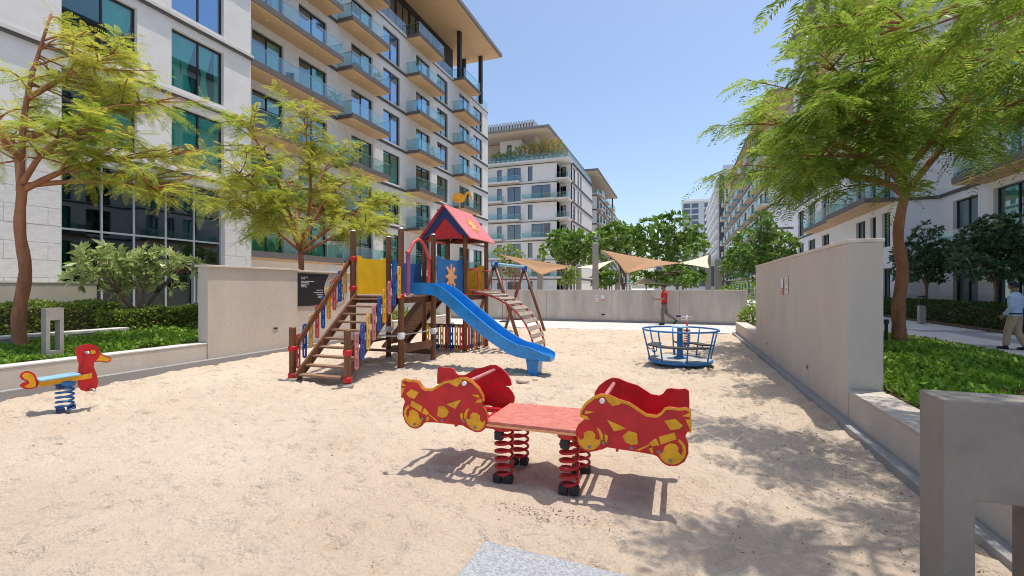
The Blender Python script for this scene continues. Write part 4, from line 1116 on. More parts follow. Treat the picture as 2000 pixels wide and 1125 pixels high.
for mir in (False, True):
    for near in (True, False): tr = bike(mir, near)
    sgn = -1 if mir else 1; X_ = lambda x: XC+sgn*(x-XC)
    c_ = tr((438, 232))
    MB().tube([(c_[0], YN+.02, c_[1]), (c_[0], YF-.02, c_[1])], .017, 10).build('handlebar', 'pink_fade', W, True)
    def bx(name, a, b, z0, z1, m, y0=YN+.02, y1=YF-.02): MB().box(min(X_(a), X_(b)), max(X_(a), X_(b)), y0, y1, z0, z1).build(name, m, W, bevel=.004)
    dz = .05 if mir else 0
    bx('seat', -.42, -.10, .47+dz, .495+dz, 'red'); bx('seat_front', -.44, -.422, .38+dz, .494+dz, 'red')
    for a in (-.02, ): bx('rear_bar', a-.02, a+.02, .50+dz, .53+dz, 'red')
    for a in (-.66, -.60): bx('foot_bar', a-.013, a+.013, .37+dz, .40+dz, 'red_steel')
    for y in (YN+.10, YF-.10): bx('support_rail', -.78, -.12, .40+dz*.6, .44+dz*.6, 'red_steel', y-.03, y+.03)
MB().box(-1.50, -.70, YN+.005, YF-.005, .488, .512).build('platform', 'red_worn', W, bevel=.004)
MB().box(-1.505, -.695, YN-.001, YF+.001, .470, .487).build('platform_edge', 'orange_fade', W)
for (x, y) in ((-1.37, 3.60), (-1.37, 4.02), (-.81, 3.58), (-.80, 4.0)):
    s_ = MB().coil((x, y, .015), .072, .0125, .41, 6.5).build('spring', 'red_steel', W, True)
    MB().lathe((x, y, .425), [(.092, 0), (.095, .01), (.095, .04), (.08, .046)], 18).build('spring_plate', 'red_steel', W)
    for dx, dy, z in ((-.035, -.058, .0), (.05, -.04, .0), (-.02, -.062, .36)):
        MB().box(x+dx-.036, x+dx+.036, y+dy-.03, y+dy+.03, z-.01, z+.065).build('clamp_block', 'rubber', W, bevel=.012)

# ---------------------------------------------------------------- duck spring rider
K = thing('duck_rider', (-7.55, 3.7, 0), 'red duck-shaped spring rider with blue seat and spring near the low planter wall', 'spring rider')
KD = Vector((.24, .97, 0)).normalized(); KN = Vector((KD.y, -KD.x, 0)); K0 = Vector((-7.52, 3.70, 0))
def kp(x, y):
    a = pdir(20+.1777*x, 640+.1777*y); d = Vector(a); o = Vector((0, 0, EYE))
    t = (K0-o).dot(KN)/d.dot(KN); p = o+d*t
    return ((p-K0).dot(KD), p.z)
def kf(a, b, q): v = K0+KD*a+KN*q; return (v.x, v.y, b)
def kpr(pts, q0, q1, name, m, par=None, dz=0):
    return MB().prism([(kp(*p)[0], kp(*p)[1]+dz) for p in pts], kf, q0, q1).build(name, m, K if par is None else par, **({} if par is None else dict(loc=Vector((0, 0, 0)))))
neck = [(715,265),(735,215),(790,190),(870,178),(940,195),(985,240),(990,280),(960,330),(920,375),(915,430),(945,500),(965,590),(950,660),(910,690),(830,702),(775,685),(745,640),(740,560),(745,470),(755,400),(738,340)]
beak = [(990,275),(1030,300),(1080,320),(1110,332),(1104,365),(1060,386),(990,372),(920,376),(960,332)]
bk2 = [(988,290),(1030,313),(1078,333),(1098,340),(1092,358),(1058,374),(992,360),(940,364),(968,332)]
tail = [(305,600),(285,540),(265,505),(220,480),(170,476),(120,500),(103,540),(128,572),(175,590),(150,602),(112,620),(108,650),(140,668),(200,678),(285,660),(305,640)]
tl2 = [(280,610),(262,550),(240,515),(200,495),(150,500),(125,530),(150,560),(200,585),(210,610),(180,630),(150,645),(200,662),(275,650)]
hp = kpr(neck, -.012, .012, 'neck_panel', 'red'); kpr(beak, -.0125, .0125, 'beak', 'red_steel', hp); kpr(bk2, -.015, .015, 'beak_face', 'yellow', hp)
kpr([(905+32*math.cos(R(a)), 267+22*math.sin(R(a))) for a in range(0, 360, 24)], -.015, .015, 'eye', 'yellow', hp)
hx, hz = kp(820, 268)
MB().tube([kf(hx, hz, -.16), kf(hx, hz, .16)], .016, 10).build('handle', 'steel', K, True)
fx_, fz_ = kp(880, 672); MB().tube([kf(fx_, fz_, -.17), kf(fx_, fz_, .17)], .016, 10).build('foot_rest', 'steel', K, True)
tp = kpr(tail, -.012, .012, 'tail_panel', 'red'); kpr(tl2, -.015, .015, 'tail_face', 'yellow', tp)
x0, z0 = kp(300, 605); x1, z1 = kp(875, 520)
for q in (-.09, .075): MB().prism([(x0, z0-.045), (x1, z1-.03), (x1, z1+.03), (x0, z0+.03)], kf, q, q+.018).build('side_rail', 'yellow', K)
xa, za = kp(295, 582); xb, zb = kp(745, 512)
MB().prism([(xa, za-.0), (xb, zb), (xb, zb+.02), (xa, za+.02)], kf, -.13, .13).build('seat', 'pale_blue', K, bevel=.005)
sx, sz = kp(600, 640); sc_ = K0+KD*sx
MB().coil((sc_.x, sc_.y, .02), .085, .014, .33, 5.5).build('spring', 'steel_blue', K, True)
MB().lathe((sc_.x, sc_.y, .335), [(.10, 0), (.11, .015), (.11, .05), (.07, .09)], 18).build('spring_plate', 'steel_blue', K)
for dx, dy, z in ((.05, -.07, .0), (-.02, .08, .0), (.05, -.07, .30)): MB().box(sc_.x+dx-.035, sc_.x+dx+.035, sc_.y+dy-.035, sc_.y+dy+.035, z, z+.06).build('clamp_block', 'navy', K, bevel=.01)

# ---------------------------------------------------------------- merry-go-round
M_ = thing('merry_go_round', (.03, 10.3, 0), 'blue tubular merry-go-round with dark octagonal bench on the sand', 'merry-go-round')
mc = (.03, 10.3)
MB().lathe((*mc, .04), [(.56, 0), (.63, .02), (.645, .045), (.645, .075), (.62, .085)], 40).build('base_ring', 'steel_blue', M_, True)
MB().lathe((*mc, .121), [(.615, 0), (.615, .008)], 40).build('deck', 'deck_plate', M_)
MB().ring((*mc, .73), .755, .018, 48, 8).build('top_ring', 'steel_blue', M_, True)
for i in range(8):
    a = R(12+i*45); c_, s_ = math.cos(a), math.sin(a)
    MB().tube([(mc[0]+.615*c_, mc[1]+.615*s_, .12), (mc[0]+.752*c_, mc[1]+.752*s_, .73)], .016, 8).build('upright', 'steel_blue', M_, True)
MB().lathe((*mc, .125), [(.13, 0), (.13, .02), (.06, .05), (.055, .62), (.055, .64)], 18).build('column', 'steel_blue', M_, True)
MB().lathe((*mc, .762), [(.10, 0), (.17, .012), (.17, .03), (.10, .04)], 24).build('hand_wheel', 'pale_blue', M_, True)
for i in range(8):
    if i in (2, 7): continue
    a0, a1 = R(12+i*45), R(12+(i+1)*45); r0, r1 = .44, .675
    pts = [(mc[0]+r*math.cos(a), mc[1]+r*math.sin(a)) for r, a in ((r0, a0+.02), (r1, a0+.02), (r1, a1-.02), (r0, a1-.02))]
    MB().prism(pts, lambda a, b, q: (a, b, q), .385, .415).build('bench_segment', 'seat_grey', M_, bevel=.006)
    am = (a0+a1)/2
    MB().tube(bez([(mc[0]+.56*math.cos(am), mc[1]+.56*math.sin(am), .385), (mc[0]+.55*math.cos(am), mc[1]+.55*math.sin(am), .31), (mc[0]+.62*math.cos(am), mc[1]+.62*math.sin(am), .28), (mc[0]+.66*math.cos(am), mc[1]+.66*math.sin(am), .33)], 12), .012, 6).build('bracket', 'steel_blue', M_, True)
# second spring rider behind it
V = thing('spring_rider', (.22, 13.7, 0), 'narrow spring rider with white cross handles behind the merry-go-round', 'spring rider')
MB().coil((.22, 13.7, .0), .085, .014, .32, 5.5).build('spring', 'red_steel', V, True)
MB().box(.19, .25, 13.35, 14.05, .33, .40).build('seat_rail', 'yellow', V, bevel=.01)
MB().prism([(13.4, .38), (13.62, .38), (13.6, .62), (13.52, .70), (13.42, .66), (13.36, .5)], lambda a, b, q: (q, a, b), .20, .24).build('front_panel', 'red', V)
MB().box(.13, .31, 13.6, 14.0, .40, .425).build('seat', 'seat_grey', V)
MB().tube([(.22, 13.5, .5), (.22, 13.5, .86)], .016, 8).build('stem', 'white', V, True)
for z, w in ((.74, .16), (.80, .14)): MB().tube([(.22-w, 13.5, z), (.22+w, 13.5, z)], .014, 8).build('handle', 'white', V, True)
# stones in the sand
for i, (px, py, r) in enumerate(((1020, 745, .085), (1045, 742, .035), (738, 722, .05))):
    q = onZ(px, py); m_ = MB(); n = 12
    for a in range(5):
        ph = math.pi*a/4
        for b in range(n):
            rr = r*math.sin(max(ph, .05) if a < 4 else math.pi-.05)*random.uniform(.85, 1.15)
            m_.v.append((q[0]+rr*1.5*math.cos(2*math.pi*b/n), q[1]+rr*math.sin(2*math.pi*b/n), .005+r*.55*math.cos(ph)))
    for a in range(4):
        for b in range(n): m_.f.append((a*n+b, a*n+(b+1) % n, (a+1)*n+(b+1) % n, (a+1)*n+b))
    tag(m_.build('stone', 'sand_rock', None, True), ['rounded sandy stone lying under the end of the blue slide', 'small pebble beside the rounded stone below the slide end', 'flat sandy stone near the front post of the play tower'][i], 'stone')
# ================================================================== VEGETATION
def frond_cloud(P, D, L, npair, pin, wid, droop, tint, name, m):
    """bipinnate leaves: P base points, D directions (N,3), L lengths (N,)"""
    N = len(P); D = unit(D); up = np.tile(np.array([0, 0, 1.0]), (N, 1)) + rng.normal(size=(N, 3))*0.25
    S = unit(np.cross(D, up)); Uv = unit(np.cross(S, D))
    s = np.linspace(0.12, 1.0, npair)
    prof = np.sin(np.clip(s*0.9+0.12, 0, 1)*math.pi)**0.6
    base = P[:, None, :] + D[:, None, :]*(L[:, None, None]*s[None, :, None])
    base[..., 2] -= droop*(L[:, None]*s[None, :]**2)
    out = []; tt = []
    for sg in (-1, 1):
        dirp = unit(S[:, None, :]*sg + D[:, None, :]*0.45 + Uv[:, None, :]*0.12 + rng.normal(size=(N, npair, 3))*0.09)
        pl = (pin*prof)[None, :, None]*(L/np.mean(L))[:, None, None]
        tip = base + dirp*pl; tip[..., 2] -= pl[..., 0]*0.28
        mid = base + dirp*pl*0.5; mid[..., 2] -= pl[..., 0]*0.06
        wv = D[:, None, :]*wid + Uv[:, None, :]*rng.normal(size=(N, npair, 1))*wid*0.5
        out.append(np.stack([base, mid+wv*.5, tip, mid-wv*.5], 2).reshape(-1, 4, 3))
        tt.append((tint[:, None] + rng.normal(size=(N, npair))*0.07).reshape(-1))
    # the rachis itself
    r0 = P; r1 = P + D*L[:, None]; r1 = r1.copy(); r1[:, 2] -= droop*L
    out.append(np.stack([r0-S*.004, r0+S*.004, r1+S*.002, r1-S*.002], 1)); tt.append(tint*0.7)
    return cloud_mesh(name, np.concatenate(out), np.concatenate(tt), m)

def poly_at(pts, t):
    n = len(pts)-1; k = min(int(t*n), n-1); f = t*n-k
    return pts[k]*(1-f)+pts[k+1]*f
def poinciana(name, base, trunk, limbs, label, cat='tree', nsub=60, nleaf=22, leafL=(.35, .6), pin=.10, wid=.020, npair=13, mleaf='leaf_poinciana', tr=.11,
              spread=1.0, flat=.35, twig=None, seed=1, bark='bark', droop=.3, bare=0.0, tb=.45):
    global rng
    rr = random.Random(seed); rng = np.random.default_rng(seed)
    T_ = thing(name, base, label, cat, None)
    tp = bez(trunk, 16); n = len(tp)
    m = MB(); rad = [tr*(1.25 if k == 0 else 1.0)*(1-.38*k/(n-1))*(1+.06*math.sin(k*2.1)) for k in range(n)]; m.tube(tp, rad, 10)
    m.build('trunk', bark, T_, True)
    bm = MB(); P = []; D = []; L = []
    lines = []
    for lb in limbs:
        lp = bez(lb, 12); r0 = tr*.50*min(1, .5+(lp[-1]-lp[0]).length/6)
        bm.tube(lp, [r0*(1-.8*k/12)+.008 for k in range(13)], 7); lines.append(lp)
    for i in range(nsub):
        lp = lines[i % len(lines)]; t = rr.uniform(.25, 1.0); p = poly_at(lp, t)
        out = (lp[-1]-lp[0]); out.z = 0; out = out.normalized() if out.length > .01 else Vector((1, 0, 0))
        a = rr.gauss(0, 1.0); d = Vector((out.x*math.cos(a)-out.y*math.sin(a), out.x*math.sin(a)+out.y*math.cos(a), rr.uniform(-.45, .75)))
        ln = rr.uniform(.6, 1.5)*spread
        q = p + d.normalized()*ln*.55 + Vector((0, 0, .08)); e = p + d.normalized()*ln + Vector((rr.gauss(0, .12), rr.gauss(0, .12), rr.gauss(0, .1)))
        bp = bez([p, q, e], 6); r0 = .018 if twig is None else twig
        bm.tube(bp, [r0*(1-.75*k/6)+.003 for k in range(7)], 5)
        if rr.random() < bare: continue
        for j in range(nleaf):
            t2 = .3+.7*(j/nleaf)**.8; b = poly_at(bp, min(t2, .999)); az = j*2.4+rr.uniform(-.4, .4)
            fd = (e-p).normalized()
            dd = Vector((math.cos(az), math.sin(az), rr.gauss(-.12, .45)))+fd*.8
            P.append(b); D.append(dd); L.append(rr.uniform(*leafL))
    bm.build('branches', bark, T_, True)
    P = np.array([tuple(a) for a in P]); D = np.array([tuple(a) for a in D]); L = np.array(L)
    cl = rng.normal(size=len(P))*.20 + tb
    # clumps of younger, yellower leaves
    cl += .22*np.sin(P[:, 0]*1.7+P[:, 1]*1.3)*np.cos(P[:, 2]*2.1)
    me = frond_cloud(P - np.array(base), D, L, npair, pin, wid, droop, cl, 'crown', mleaf)
    o = inst('crown', me, T_); o['kind'] = 'stuff'
    return T_
V3 = Vector
# right: big poinciana beside the tall wall
b0 = onZ(1757, 668, .33); bx, by = b0[0], b0[1]
fk = onX(1768, 375, bx+.1)
poinciana('poinciana_tree', (bx, by, .3), [(bx, by, .28), (bx-.02, by, 1.2), (bx+.06, by, 2.0), (bx-.03, by, 2.9), (bx+.12, by, 3.9)],
  [[(bx+.12, by, 3.75), (bx-.5, by-.3, 4.1), (bx-1.6, by-.5, 4.35), (bx-2.9, by-.6, 4.55)],
   [(bx+.1, by, 3.9), (bx-.6, by+.4, 4.3), (bx-1.6, by+.9, 4.7), (bx-2.8, by+1.2, 5.0)],
   [(bx+.1, by, 3.8), (bx+.05, by, 4.9), (bx-.2, by-.2, 6.0), (bx-.6, by-.6, 7.2)],
   [(bx+.08, by, 4.6), (bx-.5, by-.7, 5.4), (bx-1.3, by-1.5, 5.9), (bx-2.1, by-2.2, 6.2)],
   [(bx+.15, by, 3.9), (bx+.9, by+.2, 4.9), (bx+1.5, by+.3, 5.8), (bx+2.4, by+.6, 6.6)],
   [(bx+.9, by+.2, 4.9), (bx+1.6, by-.9, 5.4), (bx+2.4, by-1.9, 5.6)],
   [(bx+.1, by, 4.3), (bx+.5, by-1.4, 5.3), (bx+.7, by-3.0, 6.0), (bx+.5, by-4.2, 6.2)],
   [(bx+.0, by, 4.4), (bx-.8, by-1.2, 5.0), (bx-1.7, by-2.0, 5.3), (bx-2.4, by-2.6, 5.4)],
   [(bx+.1, by, 4.2), (bx-1.0, by+.1, 5.0), (bx-2.0, by+.1, 5.6), (bx-3.0, by-.1, 5.8)], [(bx+.1, by, 4.6), (bx+.2, by+1.4, 5.6), (bx+.2, by+2.6, 6.3)],
   [(bx+1.4, by+.3, 5.6), (bx+2.6, by-.2, 5.0), (bx+3.6, by-.6, 4.7)], [(bx+.0, by, 5.6), (bx-.6, by-.8, 6.6), (bx-1.2, by-1.5, 7.2)],
   [(bx+.1, by, 4.0), (bx-.7, by-1.0, 4.3), (bx-1.4, by-1.6, 4.4), (bx-2.0, by-2.0, 4.35)]],
  'large poinciana tree with reddish trunk and feathery green crown behind the tall beige wall', nsub=180, nleaf=13, leafL=(.50, .85), pin=.17, wid=.030, npair=14, tr=.145, spread=1.1, droop=.45, seed=3, tb=.40)
# right, partly out of view: the one whose crown shades the sand
poinciana('poinciana_tree', (5.6, 5.6, .3), [(5.6, 5.6, .28), (5.55, 5.6, 1.5), (5.6, 5.55, 3.0), (5.4, 5.6, 3.9)],
  [[(5.4, 5.6, 3.8), (4.3, 5.8, 4.6), (3.0, 6.0, 5.3), (1.9, 6.0, 5.8)], [(5.4, 5.6, 3.9), (4.6, 6.8, 4.8), (3.6, 8.0, 5.4), (3.0, 8.8, 5.6)],
   [(5.4, 5.6, 3.9), (4.2, 4.9, 4.9), (2.8, 4.4, 5.6), (1.6, 4.0, 5.9)], [(5.4, 5.6, 3.9), (5.4, 5.8, 5.0), (5.2, 6.6, 6.2)],
   [(5.4, 5.6, 3.9), (6.4, 6.6, 4.9), (7.2, 7.6, 5.4)], [(5.4, 5.6, 3.9), (5.0, 4.4, 5.0), (4.2, 3.2, 5.6)], [(5.4, 5.6, 3.9), (5.4, 7.0, 4.6), (5.0, 8.6, 5.1), (4.7, 9.6, 5.2)]],
  'second poinciana whose overhanging fronds shade the sand beside the large concrete portal bollard', nsub=80, nleaf=16, leafL=(.45, .75), pin=.16, wid=.030, npair=14, tr=.14, spread=1.1, seed=5, tb=.5)
# left: near tree
lx, ly = -11.5, 4.95
poinciana('poinciana_tree', (lx, ly, .4), [(lx, ly, .38), (lx-.05, ly, 1.1), (lx+.05, ly+.05, 1.9), (lx-.02, ly, 2.7), (lx+.02, ly+.02, 3.5)],
  [[(lx, ly, 3.4), (lx-.15, ly+.1, 4.6), (lx-.1, ly+.2, 5.6), (lx+.1, ly+.4, 6.9)],
   [(lx, ly, 3.4), (lx+.5, ly+.5, 3.9), (lx+.9, ly+1.1, 4.2), (lx+1.5, ly+1.8, 4.4)],
   [(lx-.1, ly+.1, 4.4), (lx+.4, ly+.6, 4.9), (lx+.9, ly+1.1, 5.3), (lx+1.3, ly+1.6, 5.5)],
   [(lx-.1, ly+.15, 5.2), (lx+.4, ly+.6, 5.8), (lx+.6, ly+1.1, 6.3)],
   [(lx, ly, 3.5), (lx-.9, ly+.3, 4.3), (lx-1.7, ly+.3, 5.2)], [(lx, ly, 3.5), (lx+.7, ly+.1, 4.2), (lx+1.5, ly+.4, 4.6)],
   [(lx, ly, 4.0), (lx+.2, ly-.8, 4.8), (lx+.4, ly-1.7, 5.4)], [(lx, ly, 3.5), (lx+.5, ly+.7, 3.7), (lx+1.0, ly+1.2, 3.7), (lx+1.5, ly+1.4, 3.6)]],
  'slender poinciana with yellow-green crown and reddish trunk near the duck rider', nsub=190, nleaf=13, leafL=(.28, .52), pin=.085, wid=.014, npair=14, mleaf='leaf_poinciana_yellow', tr=.115, spread=.75, seed=11, bare=.15, droop=.2, tb=.5)
# left: middle tree behind the wall with the notice board
mx_, my_ = -11.4, 11.6
poinciana('poinciana_tree', (mx_, my_, .4), [(mx_, my_, .38), (mx_, my_, 1.4), (mx_+.03, my_, 2.2), (mx_, my_, 2.9)],
  [[(mx_, my_, 2.8), (mx_-.2, my_+.6, 4.2), (mx_-.2, my_+1.2, 5.6), (mx_, my_+1.8, 6.5)], [(mx_, my_, 2.8), (mx_+.2, my_-.7, 4.0), (mx_+.3, my_-1.5, 5.2), (mx_+.2, my_-2.2, 6.2)],
   [(mx_, my_, 2.8), (mx_+.6, my_+1.0, 3.8), (mx_+1.0, my_+2.1, 4.5), (mx_+1.2, my_+3.0, 4.8)], [(mx_, my_, 2.8), (mx_+.4, my_, 4.4), (mx_+.5, my_-.2, 5.8), (mx_+.4, my_-.3, 7.2)],
   [(mx_, my_, 2.8), (mx_-.7, my_-.8, 3.7), (mx_-.9, my_-1.9, 4.4)], [(mx_, my_, 2.7), (mx_+.9, my_+.6, 3.3), (mx_+1.7, my_+1.4, 3.7)],
   [(mx_, my_, 2.8), (mx_+.5, my_-1.0, 3.5), (mx_+.7, my_-2.1, 4.2), (mx_+.6, my_-2.8, 4.6)], [(mx_, my_, 2.8), (mx_+.2, my_+.9, 4.6), (mx_+.5, my_+2.0, 5.6)], [(mx_, my_, 2.9), (mx_-.8, my_+.6, 4.3), (mx_-1.5, my_+.9, 5.4)]],
  'yellow-green poinciana with many upright stems behind the wall with the notice board', nsub=300, nleaf=14, leafL=(.30, .55), pin=.09, wid=.018, npair=12, mleaf='leaf_poinciana_yellow', tr=.12, spread=.72, seed=21, bare=.10, droop=.3, tb=.5)

def blob_points(blobs, n, shell=.55):
    """points in a set of ellipsoids (cx,cy,cz,rx,ry,rz), denser to the skin"""
    v = np.array([b[3]*b[4]*b[5] for b in blobs])**(2/3); k = rng.choice(len(blobs), size=n, p=v/v.sum())
    B = np.array(blobs)[k]; d = unit(rng.normal(size=(n, 3))); r = rng.uniform(shell, 1.0, size=(n, 1))**.7
    return B[:, :3]+d*r*B[:, 3:6], d
def broad_tree(name, base, stems, blobs, n, L, Wd, m, label, cat='tree', bark='bark_grey', tr=.08, rosette=0, seed=1, group=None, up=.4):
    global rng; rng = np.random.default_rng(seed); T_ = thing(name, base, label, cat, group)
    mb = MB()
    for s_ in stems:
        p = bez(s_, 10); mb.tube(p, [tr*(1-.75*k/10) for k in range(11)], 7)
    mb.build('trunk', bark, T_, True)
    # twigs to the clumps
    tw = MB(); tops = [V3(s_[-1]) for s_ in stems]; mids = [poly_at(bez(s_, 10), .65) for s_ in stems]
    for b in blobs:
        c_ = V3(b[:3]); a = min(mids, key=lambda q: (q-c_).length); tw.tube([a, a.lerp(c_, .5)+V3((0, 0, -.05)), c_], [tr*.4, tr*.28, tr*.12], 5)
    tw.build('branches', bark, T_, True)
    if rosette:
        Pc, d = blob_points(blobs, n//rosette, .75)
        P = np.repeat(Pc, rosette, 0); ax = np.repeat(unit(d+np.array([0, 0, .8])), rosette, 0)
        rv = unit(np.cross(ax, rng.normal(size=P.shape))); Dd = rv + ax*rng.uniform(-.1, .9, size=(len(P), 1)); tint0 = np.repeat(rng.normal(.5, .18, n//rosette), rosette)
    else:
        P, d = blob_points(blobs, n); Dd = d + rng.normal(size=P.shape)*.6 + np.array([0, 0, -.15+up*.3]); tint0 = rng.normal(.45, .2, len(P))
    LL = rng.uniform(.7, 1.2, len(P))*L
    Vv, tt = leaves(P-np.array(base), Dd, LL, LL*Wd, tint0)
    o = inst('crown', cloud_mesh('crown', Vv, tt, m), T_); o['kind'] = 'stuff'; return T_

# frangipani in front of the lobby
fx0 = onX(268, 585, -13.4); FX, FY = -13.4, fx0[1]
def fpt(px, py, dx=0): return onX(px, py, -13.4+dx)
fr_bl = []
for (px, py, r) in ((170, 515, .36), (205, 497, .40), (245, 510, .40), (300, 500, .38), (335, 520, .34), (215, 540, .36), (270, 545, .36), (320, 550, .34), (285, 520, .42), (180, 540, .28), (245, 560, .28)):
    q = fpt(px, py); fr_bl.append((q[0]+random.uniform(-.5, .5), q[1], q[2], r*1.1, r*1.1, r*.75))
broad_tree('frangipani_tree', (FX, FY, .3), [[(FX, FY, .25), (FX, FY+.02, .8), (FX+.1, FY-.5, 1.5), (FX, FY-.9, 2.1)], [(FX, FY, .25), (FX, FY+.1, .9), (FX-.1, FY+.6, 1.5), (FX, FY+1.0, 2.1)], [(FX, FY, .25), (FX+.1, FY, 1.0), (FX+.2, FY+.1, 2.1)], [(FX, FY+.05, .5), (FX+.3, FY-.1, 1.3), (FX+.4, FY-.3, 1.9)]],
  fr_bl, 1700, .27, .30, 'leaf_frangipani', 'branching frangipani with rosettes of long leaves in front of the lobby glass', 'tree', tr=.07, rosette=10, seed=31)

# hedges: clipped boxes of small leaves round a twiggy core
def hedge(x0, x1, y0, y1, z0, z1, n, m, label, L=.075, group=None):
    global rng; T_ = thing('hedge', ((x0+x1)/2, (y0+y1)/2, z0), label, 'hedge', group)
    MB().box(x0+.07, x1-.07, y0+.07, y1-.07, z0, z1-.08).build('twig_core', 'soil', T_)
    ar = np.array([(y1-y0)*(z1-z0)]*2+[(x1-x0)*(z1-z0)]*2+[(x1-x0)*(y1-y0)*1.2]); k = rng.choice(5, size=n, p=ar/ar.sum()); u = rng.random((n, 3))
    P = np.array([x0, y0, z0])+u*np.array([x1-x0, y1-y0, z1-z0]); nn = np.zeros((n, 3))
    for i, (ax, vv, sg) in enumerate(((0, x0, -1), (0, x1, 1), (1, y0, -1), (1, y1, 1), (2, z1, 1))):
        s_ = k == i; P[s_, ax] = vv - sg*np.abs(rng.normal(0, .045, s_.sum())); nn[s_, ax] = sg
    P += rng.normal(size=P.shape)*.02
    P[:, 2] += .03*np.sin(P[:, 1]*5+P[:, 0]*3)*(P[:, 2] > (z0+z1)/2)
    Dd = nn + rng.normal(size=P.shape)*.75 + np.array([0, 0, .35]); LL = rng.uniform(.7, 1.3, n)*L
    Vv, tt = leaves(P-np.array(T_.location), Dd, LL, LL*.6, rng.normal(.42, .24, n))
    o = inst('foliage', cloud_mesh('foliage', Vv, tt, m), T_); o['kind'] = 'stuff'; return T_
hedge(-14.2, -13.2, 1.0, 7.55, .2, 1.22, 20000, 'leaf_hedge', 'clipped hedge in front of the grey garden wall beside the lobby', .08)
hedge(-14.3, -13.0, 7.0, 9.9, .2, 1.02, 15000, 'leaf_hedge', 'clipped hedge at the foot of the frangipani', .08)
hedge(10.9, 11.9, 14.0, 34.0, .05, .95, 26000, 'leaf_hedge_dark', 'long dark clipped hedge along the shaded path on the right', .10)

# ground cover
def cover(name, x0, x1, y0, y1, z, n, m, label, L=.10, h=.16, patch=None, cat='ground cover'):
    global rng
    P = np.stack([rng.uniform(x0, x1, n), rng.uniform(y0, y1, n), np.full(n, z)], 1)
    hh = .55+.9*(vnoise(P[:, 0], P[:, 1], .45, 77)+vnoise(P[:, 0], P[:, 1], 1.3, 78)*.6)
    if patch is not None:
        keep = patch(P); P = P[keep]; hh = hh[keep]
    if x0 > 0: P[:, 2] = bed_z(P[:, 0])
    P[:, 2] += np.clip(hh, .12, 1.2)*h*rng.uniform(.45, 1.0, len(P))**.6
    Dd = rng.normal(size=P.shape)*.8+np.array([0, 0, .45]); LL = rng.uniform(.6, 1.25, len(P))*L
    Vv, tt = leaves(P, Dd, LL, LL*.55, rng.normal(.42, .22, len(P)) + (hh-.55)*.25)
    me = cloud_mesh(name, Vv, tt, m); o = bpy.data.objects.new(name, me); col.objects.link(o)
    tag(o, label, cat, kind='stuff'); return o
gap = lambda P: vnoise(P[:, 0], P[:, 1], .8, 55)+vnoise(P[:, 0], P[:, 1], .3, 56)*.5 > -.12
cover('ground_cover', 2.25, 4.6, 3.0, 9.5, .33, 17000, 'leaf_cover', 'bright green leafy ground cover beside the tall beige wall', .085, .24)
cover('ground_cover', 4.2, 7.05, 3.0, 17.0, .33, 13000, 'leaf_cover', 'sparser green ground cover in the right bed by the path', .08, .10, gap)
cover('ground_cover', 2.3, 7.0, 8.0, 17.0, .33, 9000, 'leaf_cover_dry', 'thin dry undergrowth around the reddish tree trunk', .085, .10, lambda P: ~gap(P))
cover('ground_cover', 2.3, 4.4, 9.0, 17.2, .33, 7000, 'leaf_cover', 'green ground cover around the foot of the poinciana by the tall wall', .10, .2, gap)
cover('ground_cover', -12.25, -9.45, 1.5, 8.6, .40, 19000, 'leaf_cover', 'dense green ground cover behind the low wall by the duck rider', .09, .26)
cover('ground_cover', -12.2, -9.45, 8.6, 17.2, .40, 6000, 'leaf_hedge', 'low shrubs in the bed behind the left wall', .12, .4)
# litter on the sand under the right-hand tree
n = 1500; P = np.stack([1.74-np.abs(rng.normal(0, .55, n)), rng.uniform(2.2, 13, n), np.full(n, .022)], 1)
n2 = 1300; P2 = np.stack([rng.uniform(-8.9, 1.6, n2), rng.uniform(1.8, 12, n2), np.full(n2, .020)], 1); P = np.concatenate([P, P2])
n3 = 130; P3 = np.stack([-.92+rng.normal(0, .22, n3), 3.12+rng.normal(0, .05, n3), np.full(n3, .022)], 1); P = np.concatenate([P, P3])
Vv, tt = leaves(P, np.concatenate([rng.normal(size=(len(P), 2)), rng.normal(0, .12, (len(P), 1))], 1), rng.uniform(.008, .032, len(P)), rng.uniform(.004, .012, len(P)), rng.uniform(0, 1, len(P)))
o = bpy.data.objects.new('leaf_litter', cloud_mesh('leaf_litter', Vv, tt, 'litter')); col.objects.link(o); tag(o, 'scattered dry bits of leaf and twig on the sand', 'litter', kind='stuff')

# broad-leaved trees beyond the back wall
def px_blobs(lst, Y):
    out = []
    for (px, py, rp) in lst:
        q = onY(px, py, Y+random.uniform(-1.2, 1.2)); r = rp*Y/900; out.append((*q, r*1.15, r*1.3, r*.85))
    return out
def court_tree(Y, px, lst, n, L, m, label, seed, tr=.14, ros=8, Wd=.5, z0=0):
    q = onY(px, 560, Y); bl = px_blobs(lst, Y); top = max(b[2] for b in bl)
    st = [[(q[0], Y, z0), (q[0]+.1, Y, 1.5), (q[0]+.2*math.cos(k*2.1), Y+.3*math.sin(k*2.1), 2.6), (bl[k % len(bl)][0], bl[k % len(bl)][1], bl[k % len(bl)][2])] for k in range(3)]
    return broad_tree('broadleaf_tree', (q[0], Y, z0), st, bl, n, L, Wd, m, label, tr=tr, rosette=ros, seed=seed)
court_tree(38, 1105, [(1075, 490, 22), (1100, 470, 24), (1130, 478, 24), (1150, 495, 22), (1110, 500, 22), (1085, 468, 14), (1140, 462, 14)], 1500, .5, 'leaf_broad', 'spreading broadleaf tree behind the left shade sail', 41, Wd=.55)
court_tree(37, 1215, [(1175, 470, 24), (1205, 455, 24), (1240, 462, 26), (1265, 448, 20), (1190, 495, 20), (1230, 490, 24), (1262, 480, 18), (1160, 490, 14)], 1800, .5, 'leaf_broad', 'broadleaf tree rising above the large tan shade sail', 42)
